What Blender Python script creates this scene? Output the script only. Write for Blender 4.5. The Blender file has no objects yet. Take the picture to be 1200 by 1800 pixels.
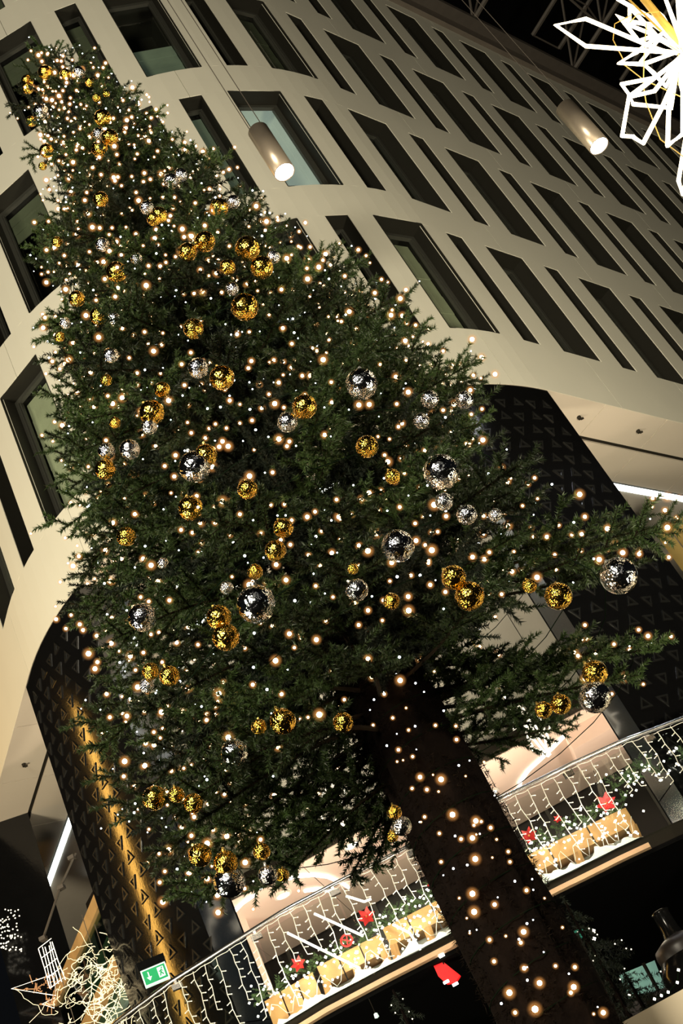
import bpy, math, random
import numpy as np
from mathutils import Vector, Matrix, Quaternion

# ------------------------------------------------------------------ camera
EYE = 1.6
FPX, PITCH, ROLL = 2312.37, 0.59645, -0.49964
_f = Vector((0, math.cos(PITCH), math.sin(PITCH)))
_r0 = Vector((1, 0, 0)); _u0 = _r0.cross(_f)
CR = _r0 * math.cos(ROLL) + _u0 * math.sin(ROLL)
CU = -_r0 * math.sin(ROLL) + _u0 * math.cos(ROLL)
CF = _f
scene = bpy.context.scene
COL = scene.collection
cam_d = bpy.data.cameras.new('camera')
cam_d.sensor_fit = 'VERTICAL'; cam_d.sensor_height = 36; cam_d.sensor_width = 24
cam_d.lens = FPX / 1800 * 36; cam_d.clip_end = 300
cam = bpy.data.objects.new('camera', cam_d); COL.objects.link(cam)
cam.matrix_world = Matrix(((CR.x, CU.x, -CF.x, 0), (CR.y, CU.y, -CF.y, 0), (CR.z, CU.z, -CF.z, EYE), (0, 0, 0, 1)))
scene.camera = cam
# ------------------------------------------------------------------ world, exposure
scene.view_settings.view_transform = 'Standard'; scene.view_settings.look = 'None'
scene.view_settings.exposure = 0.0; scene.view_settings.gamma = 1.0
w = bpy.data.worlds.new('night'); scene.world = w; w.use_nodes = True
w.node_tree.nodes['Background'].inputs[0].default_value = (0.55, 0.6, 0.7, 1)
w.node_tree.nodes['Background'].inputs[1].default_value = 0.006

# ------------------------------------------------------------------ large lights (unseen; washes and fills are added)
def area(name, loc, target, size, energy, color, size_y=None, spread=180):
    l = bpy.data.lights.new(name, 'AREA'); l.energy = energy; l.color = color; l.size = size
    if size_y: l.shape = 'RECTANGLE'; l.size_y = size_y
    l.spread = math.radians(spread)
    o = bpy.data.objects.new(name, l); COL.objects.link(o); o.location = loc
    o.rotation_euler = (Vector(target) - Vector(loc)).to_track_quat('-Z', 'Y').to_euler()
    return o
area('facade_wash_left', (-11.0, 7.0, 1.2), (-2.2, 15.0, 15.5), 2.4, 800, (1.0, 0.89, 0.66), None, 104)  # unseen wash added for the facade, spread keeps it off the trunk
area('facade_wash_right', (6.5, 7.5, 2.0), (4.0, 17.5, 15), 2.4, 780, (1.0, 0.89, 0.66), None, 118)  # unseen second wash, added for the right wall
area('gold_display_lamp', (-12.6, 16.6, 12.0), (-4.9, 15.9, 10.0), 0.5, 200, (1.0, 0.52, 0.10), 7.5)
area('flood_fill', (-5.0, -9.0, 10.0), (0, 15, 16), 4.0, 3900, (1.0, 0.90, 0.70))  # unseen flood added behind the camera to even out the facade
for _k, (_x, _z, _e) in enumerate(((-5.0, 3.0, 22), (1.0, 6.2, 24), (-2.0, 9.4, 24), (4.0, 12.6, 24))):   # unseen strips added for the baubles to mirror
    area('reflection_strip', (_x, -6.0, _z), (_x * .3, 9, _z), 12.0, _e, (1.0, 0.93, 0.80), 0.22)
def point(name, loc, energy, color, r=0.15):
    l = bpy.data.lights.new(name, 'POINT'); l.energy = energy; l.color = color; l.shadow_soft_size = r
    o = bpy.data.objects.new(name, l); COL.objects.link(o); o.location = loc
    return o
point('balcony_fill_a', (-3.2, 17.6, 7.2), 190, (1.0, 0.80, 0.62), 0.03)  # unseen points added to brighten the peach ceiling
point('balcony_fill_b', (-0.2, 17.6, 7.2), 190, (1.0, 0.80, 0.62), 0.03)
point('balcony_fill_c', (2.2, 17.4, 7.2), 110, (1.0, 0.80, 0.62), 0.03)
for _k, _x in enumerate((-2.9, -2.1, -1.3, 0.25, 0.95)):
    point('display_bulb_glow', (_x, 13.72, 6.02), 15, (1.0, 0.86, 0.68), 0.02)
point('gallery_fill', (-6.1, 18.9, 9.6), 38, (0.85, 1.0, 0.85), 0.04)  # unseen fills added so the green gallery glass looks bright
point('gallery_fill_low', (-5.6, 18.2, 8.2), 16, (1.0, 0.9, 0.65), 0.04)

# ------------------------------------------------------------------ helpers
def ray(px, py):
    return (CF + CR * ((px - 600) / FPX) + CU * ((900 - py) / FPX)).normalized()
def at_z(px, py, z):
    d = ray(px, py); t = (z - EYE) / d.z
    return Vector((d.x * t, d.y * t, z))
def at_d(px, py, D):
    d = ray(px, py); t = D / math.hypot(d.x, d.y)
    return Vector((d.x * t, d.y * t, d.z * t + EYE))

class MB:
    def __init__(s): s.v = []; s.f = []; s.m = []
    def add(s, verts, faces, m=0):
        b = len(s.v); s.v += [tuple(p) for p in verts]
        s.f += [tuple(i + b for i in f) for f in faces]; s.m += [m] * len(faces)
    def box(s, c, size, M=None, m=0):
        c = Vector(c); x, y, z = [k / 2 for k in size]
        P = [Vector((a * x, b * y, d * z)) for d in (-1, 1) for b in (-1, 1) for a in (-1, 1)]
        if M is not None: P = [M @ p for p in P]
        s.add([p + c for p in P], [(0, 2, 3, 1), (4, 5, 7, 6), (0, 1, 5, 4), (2, 6, 7, 3), (0, 4, 6, 2), (1, 3, 7, 5)], m)
    def beam(s, a, b, wd, ht, up=(0, 0, 1), m=0):
        a, b = Vector(a), Vector(b); x = (b - a); L = x.length; x.normalize()
        y = Vector(up).cross(x)
        if y.length < 1e-4: y = Vector((0, 1, 0)).cross(x)
        y.normalize(); z = x.cross(y)
        s.box((a + b) / 2, (L, wd, ht), Matrix((x, y, z)).transposed(), m)
    def tube(s, pts, r, n=6, m=0, closed=False, caps=True):
        pts = [Vector(p) for p in pts]; N = len(pts); V = []; F = []
        rr = r if isinstance(r, (list, tuple)) else [r] * N
        prev = None
        for i, p in enumerate(pts):
            if closed: t = pts[(i + 1) % N] - pts[i - 1]
            else: t = pts[min(i + 1, N - 1)] - pts[max(i - 1, 0)]
            if t.length < 1e-9: t = Vector((0, 0, 1))
            t.normalize()
            if prev is None:
                u = t.cross(Vector((0, 0, 1)))
                if u.length < 0.05: u = t.cross(Vector((1, 0, 0)))
            else: u = prev - t * prev.dot(t)
            u.normalize(); prev = u; vv = t.cross(u)
            for k in range(n):
                a = 2 * math.pi * k / n
                V.append(p + (u * math.cos(a) + vv * math.sin(a)) * rr[i])
        for i in range(N if closed else N - 1):
            j = (i + 1) % N
            for k in range(n):
                F.append((i * n + k, i * n + (k + 1) % n, j * n + (k + 1) % n, j * n + k))
        if caps and not closed:
            F.append(tuple(range(n))[::-1]); F.append(tuple((N - 1) * n + k for k in range(n)))
        s.add(V, F, m)
    def lathe(s, prof, c=(0, 0, 0), n=24, m=0, M=None):
        c = Vector(c); V = []; F = []
        for (r, z) in prof:
            for k in range(n):
                a = 2 * math.pi * k / n; p = Vector((r * math.cos(a), r * math.sin(a), z))
                V.append((M @ p if M is not None else p) + c)
        for i in range(len(prof) - 1):
            for k in range(n):
                F.append((i * n + k, i * n + (k + 1) % n, (i + 1) * n + (k + 1) % n, (i + 1) * n + k))
        s.add(V, F, m)
    def mesh(s, name, mats, smooth=False):
        me = bpy.data.meshes.new(name); me.from_pydata(s.v, [], s.f)
        for mm in (mats if isinstance(mats, (list, tuple)) else [mats]): me.materials.append(mm)
        if any(s.m): me.polygons.foreach_set('material_index', s.m)
        if smooth: me.polygons.foreach_set('use_smooth', [True] * len(me.polygons))
        me.update(); return me
    def build(s, name, mats, parent=None, smooth=False, kind=None):
        return link(name, s.mesh(name, mats, smooth), parent, kind=kind)

def link(name, data, parent=None, loc=None, M=None, kind=None):
    o = bpy.data.objects.new(name, data); COL.objects.link(o)
    if parent: o.parent = parent
    if loc is not None: o.location = loc
    if M is not None: o.matrix_local = M
    if kind: o['kind'] = kind
    return o
def tag(o, label, cat, group=None, kind=None):
    o['label'] = label; o['category'] = cat
    if group: o['group'] = group
    if kind: o['kind'] = kind
    return o
def empty(name, loc=(0, 0, 0), rz=0):
    o = bpy.data.objects.new(name, None); COL.objects.link(o); o.location = loc; o.rotation_euler = (0, 0, rz)
    o.empty_display_size = 0.1
    return o
def struct(o): o['kind'] = 'structure'; return o

def mat(name, col, rough=0.6, metal=0.0, noise=0.12, scale=6.0, bump=0.0, emit=None, strength=0.0, spec=0.5, coat=0.0, bscale=None):
    m = bpy.data.materials.new(name); m.use_nodes = True; nt = m.node_tree; b = nt.nodes['Principled BSDF']
    tc = nt.nodes.new('ShaderNodeTexCoord'); nz = nt.nodes.new('ShaderNodeTexNoise')
    nz.inputs['Scale'].default_value = scale; nz.inputs['Detail'].default_value = 4
    nt.links.new(tc.outputs['Object'], nz.inputs['Vector'])
    mr = nt.nodes.new('ShaderNodeMapRange'); mr.inputs[3].default_value = 1 - noise; mr.inputs[4].default_value = 1 + noise
    nt.links.new(nz.outputs['Fac'], mr.inputs[0])
    mx = nt.nodes.new('ShaderNodeMix'); mx.data_type = 'RGBA'; mx.blend_type = 'MULTIPLY'; mx.inputs[0].default_value = 1
    mx.inputs[6].default_value = (*col, 1); nt.links.new(mr.outputs[0], mx.inputs[7])
    nt.links.new(mx.outputs[2], b.inputs['Base Color'])
    b.inputs['Roughness'].default_value = rough; b.inputs['Metallic'].default_value = metal
    b.inputs['Specular IOR Level'].default_value = spec; b.inputs['Coat Weight'].default_value = coat
    if bump:
        bp = nt.nodes.new('ShaderNodeBump'); bp.inputs['Strength'].default_value = bump; bp.inputs['Distance'].default_value = 0.02
        n2 = nt.nodes.new('ShaderNodeTexNoise'); n2.inputs['Scale'].default_value = bscale or scale * 4
        nt.links.new(tc.outputs['Object'], n2.inputs['Vector'])
        nt.links.new(n2.outputs['Fac'], bp.inputs['Height']); nt.links.new(bp.outputs[0], b.inputs['Normal'])
    if emit:
        b.inputs['Emission Color'].default_value = (*emit, 1); b.inputs['Emission Strength'].default_value = strength
    return m
def glass_mat(name, tint, refl=0.12, rough=0.02):
    m = bpy.data.materials.new(name); m.use_nodes = True; nt = m.node_tree; nt.nodes.clear()
    o = nt.nodes.new('ShaderNodeOutputMaterial'); t = nt.nodes.new('ShaderNodeBsdfTransparent'); g = nt.nodes.new('ShaderNodeBsdfGlossy')
    t.inputs[0].default_value = (*tint, 1); g.inputs['Roughness'].default_value = rough
    fr = nt.nodes.new('ShaderNodeLayerWeight'); fr.inputs[0].default_value = 0.5
    pw = nt.nodes.new('ShaderNodeMath'); pw.operation = 'POWER'; pw.inputs[1].default_value = 5.0; nt.links.new(fr.outputs['Facing'], pw.inputs[0])
    ad = nt.nodes.new('ShaderNodeMath'); ad.operation = 'ADD'; ad.use_clamp = True; ad.inputs[1].default_value = refl
    nt.links.new(pw.outputs[0], ad.inputs[0])
    mx = nt.nodes.new('ShaderNodeMixShader'); nt.links.new(ad.outputs[0], mx.inputs[0]); nt.links.new(t.outputs[0], mx.inputs[1]); nt.links.new(g.outputs[0], mx.inputs[2])
    nt.links.new(mx.outputs[0], o.inputs[0]); return m
def halo_mat(name, col, strength, opacity):
    """lens halo round a bulb, added as a glowing shell fading outward"""
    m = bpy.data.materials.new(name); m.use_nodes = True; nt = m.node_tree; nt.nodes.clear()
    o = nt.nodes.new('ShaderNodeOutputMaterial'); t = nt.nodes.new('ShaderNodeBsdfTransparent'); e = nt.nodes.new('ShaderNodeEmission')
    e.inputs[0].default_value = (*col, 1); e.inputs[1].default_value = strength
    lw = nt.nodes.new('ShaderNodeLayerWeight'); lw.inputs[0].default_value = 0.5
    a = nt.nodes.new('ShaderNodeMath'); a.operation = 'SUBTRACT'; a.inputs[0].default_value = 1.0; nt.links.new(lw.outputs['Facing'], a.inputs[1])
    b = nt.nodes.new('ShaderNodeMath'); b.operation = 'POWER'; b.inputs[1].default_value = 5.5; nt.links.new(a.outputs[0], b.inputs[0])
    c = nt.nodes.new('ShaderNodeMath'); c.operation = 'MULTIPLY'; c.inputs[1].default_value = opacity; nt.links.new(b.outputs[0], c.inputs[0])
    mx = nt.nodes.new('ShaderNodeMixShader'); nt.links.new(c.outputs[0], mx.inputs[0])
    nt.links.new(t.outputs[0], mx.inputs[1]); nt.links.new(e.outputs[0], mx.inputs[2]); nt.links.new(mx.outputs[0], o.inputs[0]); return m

M = {}
M['clad'] = mat('cladding', (0.70, 0.675, 0.56), 0.55, noise=0.05, scale=1.2, bump=0.04)
M['joint'] = mat('joint_backing', (0.20, 0.185, 0.145), 0.8)
M['soffit'] = mat('soffit_panel', (0.60, 0.53, 0.43), 0.5, noise=0.04, scale=1.5)
M['slot'] = mat('slot_dark', (0.02, 0.017, 0.012), 0.7, spec=0.1)
M['reveal'] = mat('bronze_reveal', (0.015, 0.014, 0.010), 0.55, noise=0.15, spec=0.25, scale=3)
M['frame'] = mat('window_frame_metal', (0.04, 0.040, 0.032), 0.45, noise=0.1)
M['pane'] = glass_mat('window_glass', (0.90, 0.92, 0.87), 0.03)
M['room'] = mat('room_dark', (0.012, 0.012, 0.010), 0.8, noise=0.3)
M['blind_dark'] = mat('blind_dark_green', (0.13, 0.15, 0.11), 0.8, noise=0.35, scale=2.5)
M['blind_grey'] = mat('blind_grey', (0.42, 0.45, 0.35), 0.8, noise=0.3, scale=2.0)
M['blind_lit'] = mat('blind_lit', (0.20, 0.25, 0.20), 0.8, noise=0.5, scale=2.0, emit=(0.45, 0.62, 0.50), strength=0.06)  # faint glow puts interior light and a reflection into the blind
M['room_lit'] = mat('room_lit', (0.4, 0.45, 0.43), 0.8, noise=0.4, scale=1.5, emit=(0.62, 0.72, 0.68), strength=0.30)
M['black'] = mat('black_gloss', (0.004, 0.004, 0.004), 0.13, spec=0.5, noise=0.2, bump=0.035, scale=5, bscale=22)
M['sidepanel'] = mat('black_side_gloss', (0.012, 0.016, 0.022), 0.12, spec=0.9, noise=0.2)
M['tri'] = mat('black_relief', (0.012, 0.012, 0.011), 0.22, spec=0.6)
M['darkwall'] = mat('dark_wall', (0.012, 0.011, 0.010), 0.3)
M['void'] = mat('dark_void', (0.004, 0.004, 0.004), 0.8, spec=0.03)
M['led'] = mat('led_diffuser', (0.9, 0.9, 0.9), 0.5, emit=(0.93, 1.0, 0.96), strength=5.0)
M['led_soft'] = mat('led_warm', (0.9, 0.9, 0.85), 0.5, emit=(1.0, 0.93, 0.82), strength=3.0)
M['rope'] = mat('rope_light', (0.9, 0.85, 0.7), 0.5, emit=(1.0, 0.80, 0.50), strength=5.5)
M['rope_far'] = mat('rope_light_far', (0.9, 0.85, 0.75), 0.5, emit=(1.0, 0.90, 0.70), strength=2.2)
M['rope_warm'] = mat('rope_light_warm', (0.9, 0.8, 0.55), 0.5, emit=(1.0, 0.80, 0.46), strength=1.25)
M['wire'] = mat('white_wire', (0.85, 0.82, 0.72), 0.5)
M['gold_wire'] = mat('gold_cable', (0.55, 0.36, 0.08), 0.4, noise=0.1)
M['green_wire'] = mat('green_cable', (0.006, 0.012, 0.006), 0.95, spec=0.0)
M['steel'] = mat('brushed_steel', (0.72, 0.70, 0.68), 0.25, metal=1.0, noise=0.05)
M['truss'] = mat('truss_steel', (0.10, 0.085, 0.07), 0.55, noise=0.2)
M['fascia'] = mat('roof_fascia', (0.15, 0.125, 0.10), 0.6, noise=0.2, scale=2)
M['ceil'] = mat('inner_ceiling', (0.60, 0.55, 0.47), 0.6, noise=0.05)
M['bulk'] = mat('bulkhead_plaster', (0.52, 0.50, 0.43), 0.6, noise=0.05)
M['peach'] = mat('peach_plaster', (0.78, 0.63, 0.52), 0.6, noise=0.04)
M['pink'] = mat('pink_plaster', (0.62, 0.48, 0.40), 0.6, noise=0.04)
M['wood'] = mat('oak_board', (0.50, 0.27, 0.10), 0.5, noise=0.3, scale=9, bump=0.1)
M['pale_wood'] = mat('pale_wood', (0.66, 0.44, 0.26), 0.5, noise=0.15, scale=9)
M['woodrail'] = mat('oak_rail', (0.46, 0.29, 0.12), 0.45, noise=0.2, scale=6)
M['greyboard'] = mat('grey_board', (0.45, 0.46, 0.42), 0.6, noise=0.1)
M['snow'] = mat('cotton_snow', (0.92, 0.92, 0.90), 0.9, noise=0.04, bump=0.4, scale=20)
M['bal_glass'] = glass_mat('balustrade_glass', (0.93, 0.96, 0.94), 0.01)
M['green_glass'] = glass_mat('green_glass', (0.45, 0.60, 0.53), 0.06, 0.05)
M['paleglass'] = mat('pale_glass_wall', (0.30, 0.42, 0.36), 0.25, noise=0.1, scale=2)
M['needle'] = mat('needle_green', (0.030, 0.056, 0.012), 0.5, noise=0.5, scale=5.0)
M['needle2'] = mat('needle_dark', (0.006, 0.014, 0.004), 0.7, noise=0.4, scale=5.0)  # near black: shade inside the crown put into the colour
M['garland'] = mat('garland_green', (0.10, 0.17, 0.06), 0.6, noise=0.5, scale=14)
M['bark'] = mat('brown_bark', (0.006, 0.0035, 0.0025), 0.95, spec=0.1, noise=0.5, scale=8, bump=0.8, bscale=18)
M['barkneedle'] = mat('brown_needle', (0.008, 0.005, 0.003), 0.9, spec=0.1, noise=0.5, scale=9)
M['twig'] = mat('twig_brown', (0.016, 0.011, 0.006), 0.9, spec=0.1)
M['gold'] = mat('gold_mirror', (0.95, 0.60, 0.10), 0.11, metal=1.0, noise=0.05, bump=0.55, bscale=4.5)
M['silver'] = mat('silver_mirror', (0.86, 0.87, 0.88), 0.10, metal=1.0, noise=0.04, bump=0.55, bscale=4.5)
M['goldcap'] = mat('gold_cap', (0.8, 0.55, 0.15), 0.3, metal=1.0)
M['silvcap'] = mat('silver_cap', (0.8, 0.8, 0.8), 0.3, metal=1.0)
M['bulb'] = mat('warm_led', (1, 0.9, 0.7), 0.4, emit=(1.0, 0.68, 0.36), strength=26.0)
M['bulbcool'] = mat('cool_led', (1, 1, 1), 0.4, emit=(0.80, 0.90, 1.0), strength=8.0)
M['halo'] = halo_mat('amber_bulb_halo', (1.0, 0.42, 0.11), 1.3, 0.34)  # amber lens glow, added as a shell round each warm bulb
M['red'] = mat('red_petal', (0.55, 0.02, 0.02), 0.5, noise=0.3)
M['redlit'] = mat('red_sign', (0.7, 0.01, 0.01), 0.4, emit=(1.0, 0.02, 0.02), strength=0.9)  # glow of the red reflection, not a real sign
M['whitelit'] = mat('small_lamp', (1, 1, 1), 0.4, emit=(1.0, 0.92, 0.8), strength=7)
M['lens'] = mat('spot_lens', (1, 1, 1), 0.4, emit=(0.93, 0.95, 1.0), strength=30)
M['brass'] = mat('brass_frame', (0.50, 0.36, 0.12), 0.35, metal=0.6, noise=0.1)
M['exit_green'] = mat('exit_green', (0.0, 0.25, 0.08), 0.4, emit=(0.0, 0.42, 0.13), strength=0.5)
M['exit_white'] = mat('exit_white', (0.8, 0.9, 0.85), 0.4, emit=(0.75, 1.0, 0.85), strength=0.7)
M['teal'] = mat('teal_panel', (0.2, 0.4, 0.33), 0.3, noise=0.6, scale=4, emit=(0.35, 0.65, 0.52), strength=0.33)
M['tealdim'] = mat('teal_dim', (0.05, 0.25, 0.18), 0.3, emit=(0.03, 0.35, 0.22), strength=0.4)
M['beige'] = mat('beige_parapet', (0.82, 0.70, 0.50), 0.6, noise=0.04)
M['vase'] = mat('vase_black', (0.005, 0.005, 0.005), 0.15, spec=0.3)
M['vaseband'] = mat('vase_brown', (0.016, 0.012, 0.010), 0.4, noise=0.3)
M['grid'] = mat('net_wire', (0.4, 0.2, 0.08), 0.5, emit=(0.9, 0.45, 0.2), strength=0.4)
M['blueglass'] = mat('blue_soffit', (0.06, 0.085, 0.12), 0.15, noise=0.2, spec=0.8)

def vary(m, lo, hi):
    nt = m.node_tree; b = nt.nodes['Principled BSDF']; src = b.inputs['Base Color'].links[0].from_socket
    oi = nt.nodes.new('ShaderNodeObjectInfo'); mr = nt.nodes.new('ShaderNodeMapRange'); mr.inputs[3].default_value = lo; mr.inputs[4].default_value = hi
    nt.links.new(oi.outputs['Random'], mr.inputs[0]); mx = nt.nodes.new('ShaderNodeMix'); mx.data_type = 'RGBA'; mx.blend_type = 'MULTIPLY'; mx.inputs[0].default_value = 1
    nt.links.new(src, mx.inputs[6]); nt.links.new(mr.outputs[0], mx.inputs[7]); nt.links.new(mx.outputs[2], b.inputs['Base Color'])
vary(M['needle'], 0.28, 1.6)  # bough tone spread puts lit and shaded contrast into the colour
# ------------------------------------------------------------------ facade plan
XM, YC, RAD = -0.833, 19.55, 5.57
A0 = math.pi / 2 - 0.915 + 0.0
HALF = math.radians(52.43)
SARC = RAD * HALF
def curve(s):
    """point, outward normal of the facade plan at arc length s (0 = nose, + = right)"""
    if abs(s) <= SARC:
        a = s / RAD
        n = Vector((math.sin(a), -math.cos(a), 0)); return Vector((XM, YC, 0)) + n * RAD, n
    sg = 1 if s > 0 else -1; a = HALF * sg
    n = Vector((math.sin(a), -math.cos(a), 0)); t = Vector((math.cos(a), math.sin(a), 0)) * sg
    return Vector((XM, YC, 0)) + n * RAD + t * (abs(s) - SARC), n
def cpt(s, off, z):
    p, n = curve(s); q = p - n * off; return Vector((q.x, q.y, z))
def s_of(j):
    if j <= 0: return 4.36 - 1.2665 * j
    if j <= 8: return 4.36 - 1.18 * j
    return 4.36 - 1.18 * 8 - 1.2665 * (j - 8)
H = 3.6; Z0 = 12.344 + EYE; HW = 2.78; ZB = 11.1 + EYE; WW, NW = 0.99, 0.415
ROWS = 4; ZTOP = Z0 + 3 * H + HW + 0.45
JMIN, JMAX = -16, 12

def slab(mb, s0, s1, z0, z1, off0, off1, m=0):
    """curved solid between offsets off0 (outer) and off1 (inner)"""
    n = 1 if (min(s0, s1) > SARC or max(s0, s1) < -SARC) else max(1, int(abs(s1 - s0) / 0.3) + 1)
    V = []; F = []
    for i in range(n + 1):
        s = s0 + (s1 - s0) * i / n
        V += [cpt(s, off0, z0), cpt(s, off0, z1), cpt(s, off1, z0), cpt(s, off1, z1)]
    for i in range(n):
        a = 4 * i; b = a + 4
        F += [(a, b, b + 1, a + 1), (a + 3, b + 3, b + 2, a + 2), (a, a + 2, b + 2, b), (a + 1, b + 1, b + 3, a + 3)]
    F += [(0, 1, 3, 2), (4 * n, 4 * n + 2, 4 * n + 3, 4 * n + 1)]
    mb.add(V, F, m)

# ------------------------------------------------------------------ floor
mb = MB(); mb.box((2, 14, -0.1), (50, 60, 0.2)); struct(mb.build('floor', M['void']))

# ------------------------------------------------------------------ facade wall
def ww(row, j): return WW if (row + j) % 2 == 0 else NW
back = MB(); G = 0.004
bands = []
for row in range(-1, ROWS):
    zb = ZB if row < 0 else Z0 + row * H + HW
    zt = Z0 + (row + 1) * H if row < ROWS - 1 else ZTOP
    bands.append((zb, zt))
for (zb, zt) in bands: slab(back, s_of(JMAX) - 0.9, s_of(JMIN) + 0.9, zb + 0.03, zt - 0.0, 0.03, 0.12)
for row in range(ROWS):
    for j in range(JMIN, JMAX):
        sa = s_of(j + 1) + ww(row, j + 1) / 2; sb = s_of(j) - ww(row, j) / 2
        slab(back, sa + 0.02, sb - 0.02, Z0 + row * H - 0.01, Z0 + row * H + HW + 0.01, 0.03, 0.12)
wall = struct(back.build('wall_facade', M['joint']))
for (zb, zt) in bands:
    js = list(range(JMIN, JMAX, 2))
    for j in js:
        a, b = s_of(min(j + 2, JMAX)), s_of(j)
        if j == JMIN: b += 0.9
        if j + 2 >= JMAX: a -= 0.9
        mb = MB(); slab(mb, a + G, b - G, zb + G, zt - G, 0, 0.05); mb.build('cladding_panel', M['clad'], wall)
for row in range(ROWS):
    for j in range(JMIN, JMAX):
        sa = s_of(j + 1) + ww(row, j + 1) / 2; sb = s_of(j) - ww(row, j) / 2
        mb = MB(); slab(mb, sa, sb, Z0 + row * H - G, Z0 + row * H + HW + G, 0, 0.05); mb.build('cladding_panel', M['clad'], wall)

# windows: local frame x along wall (to the right seen from outside), y inward, z up from the sill
DEP = 0.33
def window_meshes(wd):
    out = {}
    mb = MB(); y0 = 0.015; x = wd / 2; t = 0.012
    mb.box((-x - t / 2 + 0.004, (DEP + y0) / 2, HW / 2), (t, DEP - y0, HW)); mb.box((x + t / 2 - 0.004, (DEP + y0) / 2, HW / 2), (t, DEP - y0, HW))
    mb.box((0, (DEP + y0) / 2, -t / 2 + 0.004), (wd, DEP - y0, t)); mb.box((0, (DEP + y0) / 2, HW + t / 2 - 0.004), (wd, DEP - y0, t))
    out['reveal'] = mb.mesh('reveal', M['reveal'])
    mb = MB(); fw = 0.075 if wd > 0.6 else 0.045; y = DEP - 0.01
    for sx in (-1, 1):
        mb.box((sx * (x - fw / 2), y, HW / 2), (fw, 0.07, HW)); mb.box((sx * (x - fw - 0.012), y + 0.02, HW / 2), (0.024, 0.06, HW - 2 * fw))
    for zz in (fw / 2, HW - fw / 2): mb.box((0, y, zz), (wd - 2 * fw, 0.07, fw))
    out['frame'] = mb.mesh('frame', M['frame'])
    mb = MB(); mb.box((0, DEP + 0.03, HW / 2), (wd - 2 * fw, 0.008, HW - 2 * fw)); out['pane'] = mb.mesh('pane', M['pane'])
    for key, mm in (('dark', 'room'), ('lit', 'room_lit')):
        mb = MB(); mb.box((0, DEP + 0.9, HW / 2), (wd + 0.1, 0.02, HW + 0.6)); mb.box((0, DEP + 0.5, HW + 0.3), (wd + 0.1, 0.8, 0.02))
        mb.box((-x - 0.05, DEP + 0.5, HW / 2), (0.02, 0.8, HW + 0.6)); mb.box((x + 0.05, DEP + 0.5, HW / 2), (0.02, 0.8, HW + 0.6)); mb.box((0, DEP + 0.5, -0.3), (wd + 0.1, 0.8, 0.02))
        out['room_' + key] = mb.mesh('room_lining', M[mm])
    for key in ('blind_dark', 'blind_grey', 'blind_lit'):
        for part, (z0, z1) in (('full', (fw, HW - fw)), ('low', (0.5, 1.45)), ('top', (HW - 0.75, HW - fw)), ('most', (0.5, HW - fw))):
            mb = MB(); n = 6
            for k in range(n):
                za = z0 + (z1 - z0) * k / n; zb = z0 + (z1 - z0) * (k + 1) / n
                mb.box((0, DEP + 0.12 + 0.008 * (k % 2), (za + zb) / 2), (wd - 2 * fw, 0.012, zb - za))
            out[key + '_' + part] = mb.mesh('blind', M[key])
    return out
WM = {WW: window_meshes(WW), NW: window_meshes(NW)}
random.seed(4); nwin = 0
special = {(1, 1): ('lit', None), (2, 2): ('dark', 'blind_lit_low'), (1, -5): ('dark', 'blind_lit_low'), (0, 6): ('dark', 'blind_grey_most'),
           (1, 5): ('dark', 'blind_dark_top'), (0, 0): ('dark', 'blind_grey_full'), (1, 2): ('dark', 'blind_lit_full'), (1, -1): ('dark', 'blind_lit_full'), (0, -2): ('dark', 'blind_dark_full'),
           (1, -3): ('dark', 'blind_grey_full'), (3, 6): ('dark', 'blind_grey_top'), (2, 6): ('dark', 'blind_grey_top'), (2, 4): ('dark', 'blind_dark_top'), (0, 2): ('dark', 'blind_dark_full'), (0, 8): ('dark', 'blind_grey_full')}
for row in range(ROWS):
    for j in range(JMIN, JMAX + 1):
        wd = ww(row, j); s = s_of(j); p, n = curve(s); nwin += 1
        x = Vector((-n.y, n.x, 0))
        e = empty('window_%d' % nwin); struct(e)
        y = -n
        e.matrix_world = Matrix(((x.x, y.x, 0, p.x), (x.y, y.y, 0, p.y), (0, 0, 1, Z0 + row * H), (0, 0, 0, 1)))
        room, bl = special.get((row, j), ('dark', random.choice([None, 'blind_dark_full', 'blind_dark_most', 'blind_dark_top'])))
        ms = WM[wd]
        link('reveal', ms['reveal'], e); fr = link('frame', ms['frame'], e); link('pane', ms['pane'], fr); link('room_lining', ms['room_' + room], e)
        if bl: link('blind', ms[bl], e)

# roof fascia and coping
mb = MB(); slab(mb, s_of(JMAX) - 0.9, s_of(JMIN) + 8, ZTOP, ZTOP + 0.12, -0.12, 0.5); struct(mb.build('trim_1', M['fascia']))
mb = MB(); slab(mb, s_of(JMAX) - 0.9, s_of(JMIN) + 8, ZTOP + 0.12, ZTOP + 1.1, 0.05, 0.4); struct(mb.build('trim_2', M['fascia']))
mb = MB(); slab(mb, s_of(JMAX) - 0.9, s_of(JMIN) + 8, ZTOP + 1.1, ZTOP + 1.3, -0.25, 0.5); struct(mb.build('trim_3', M['truss']))

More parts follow.
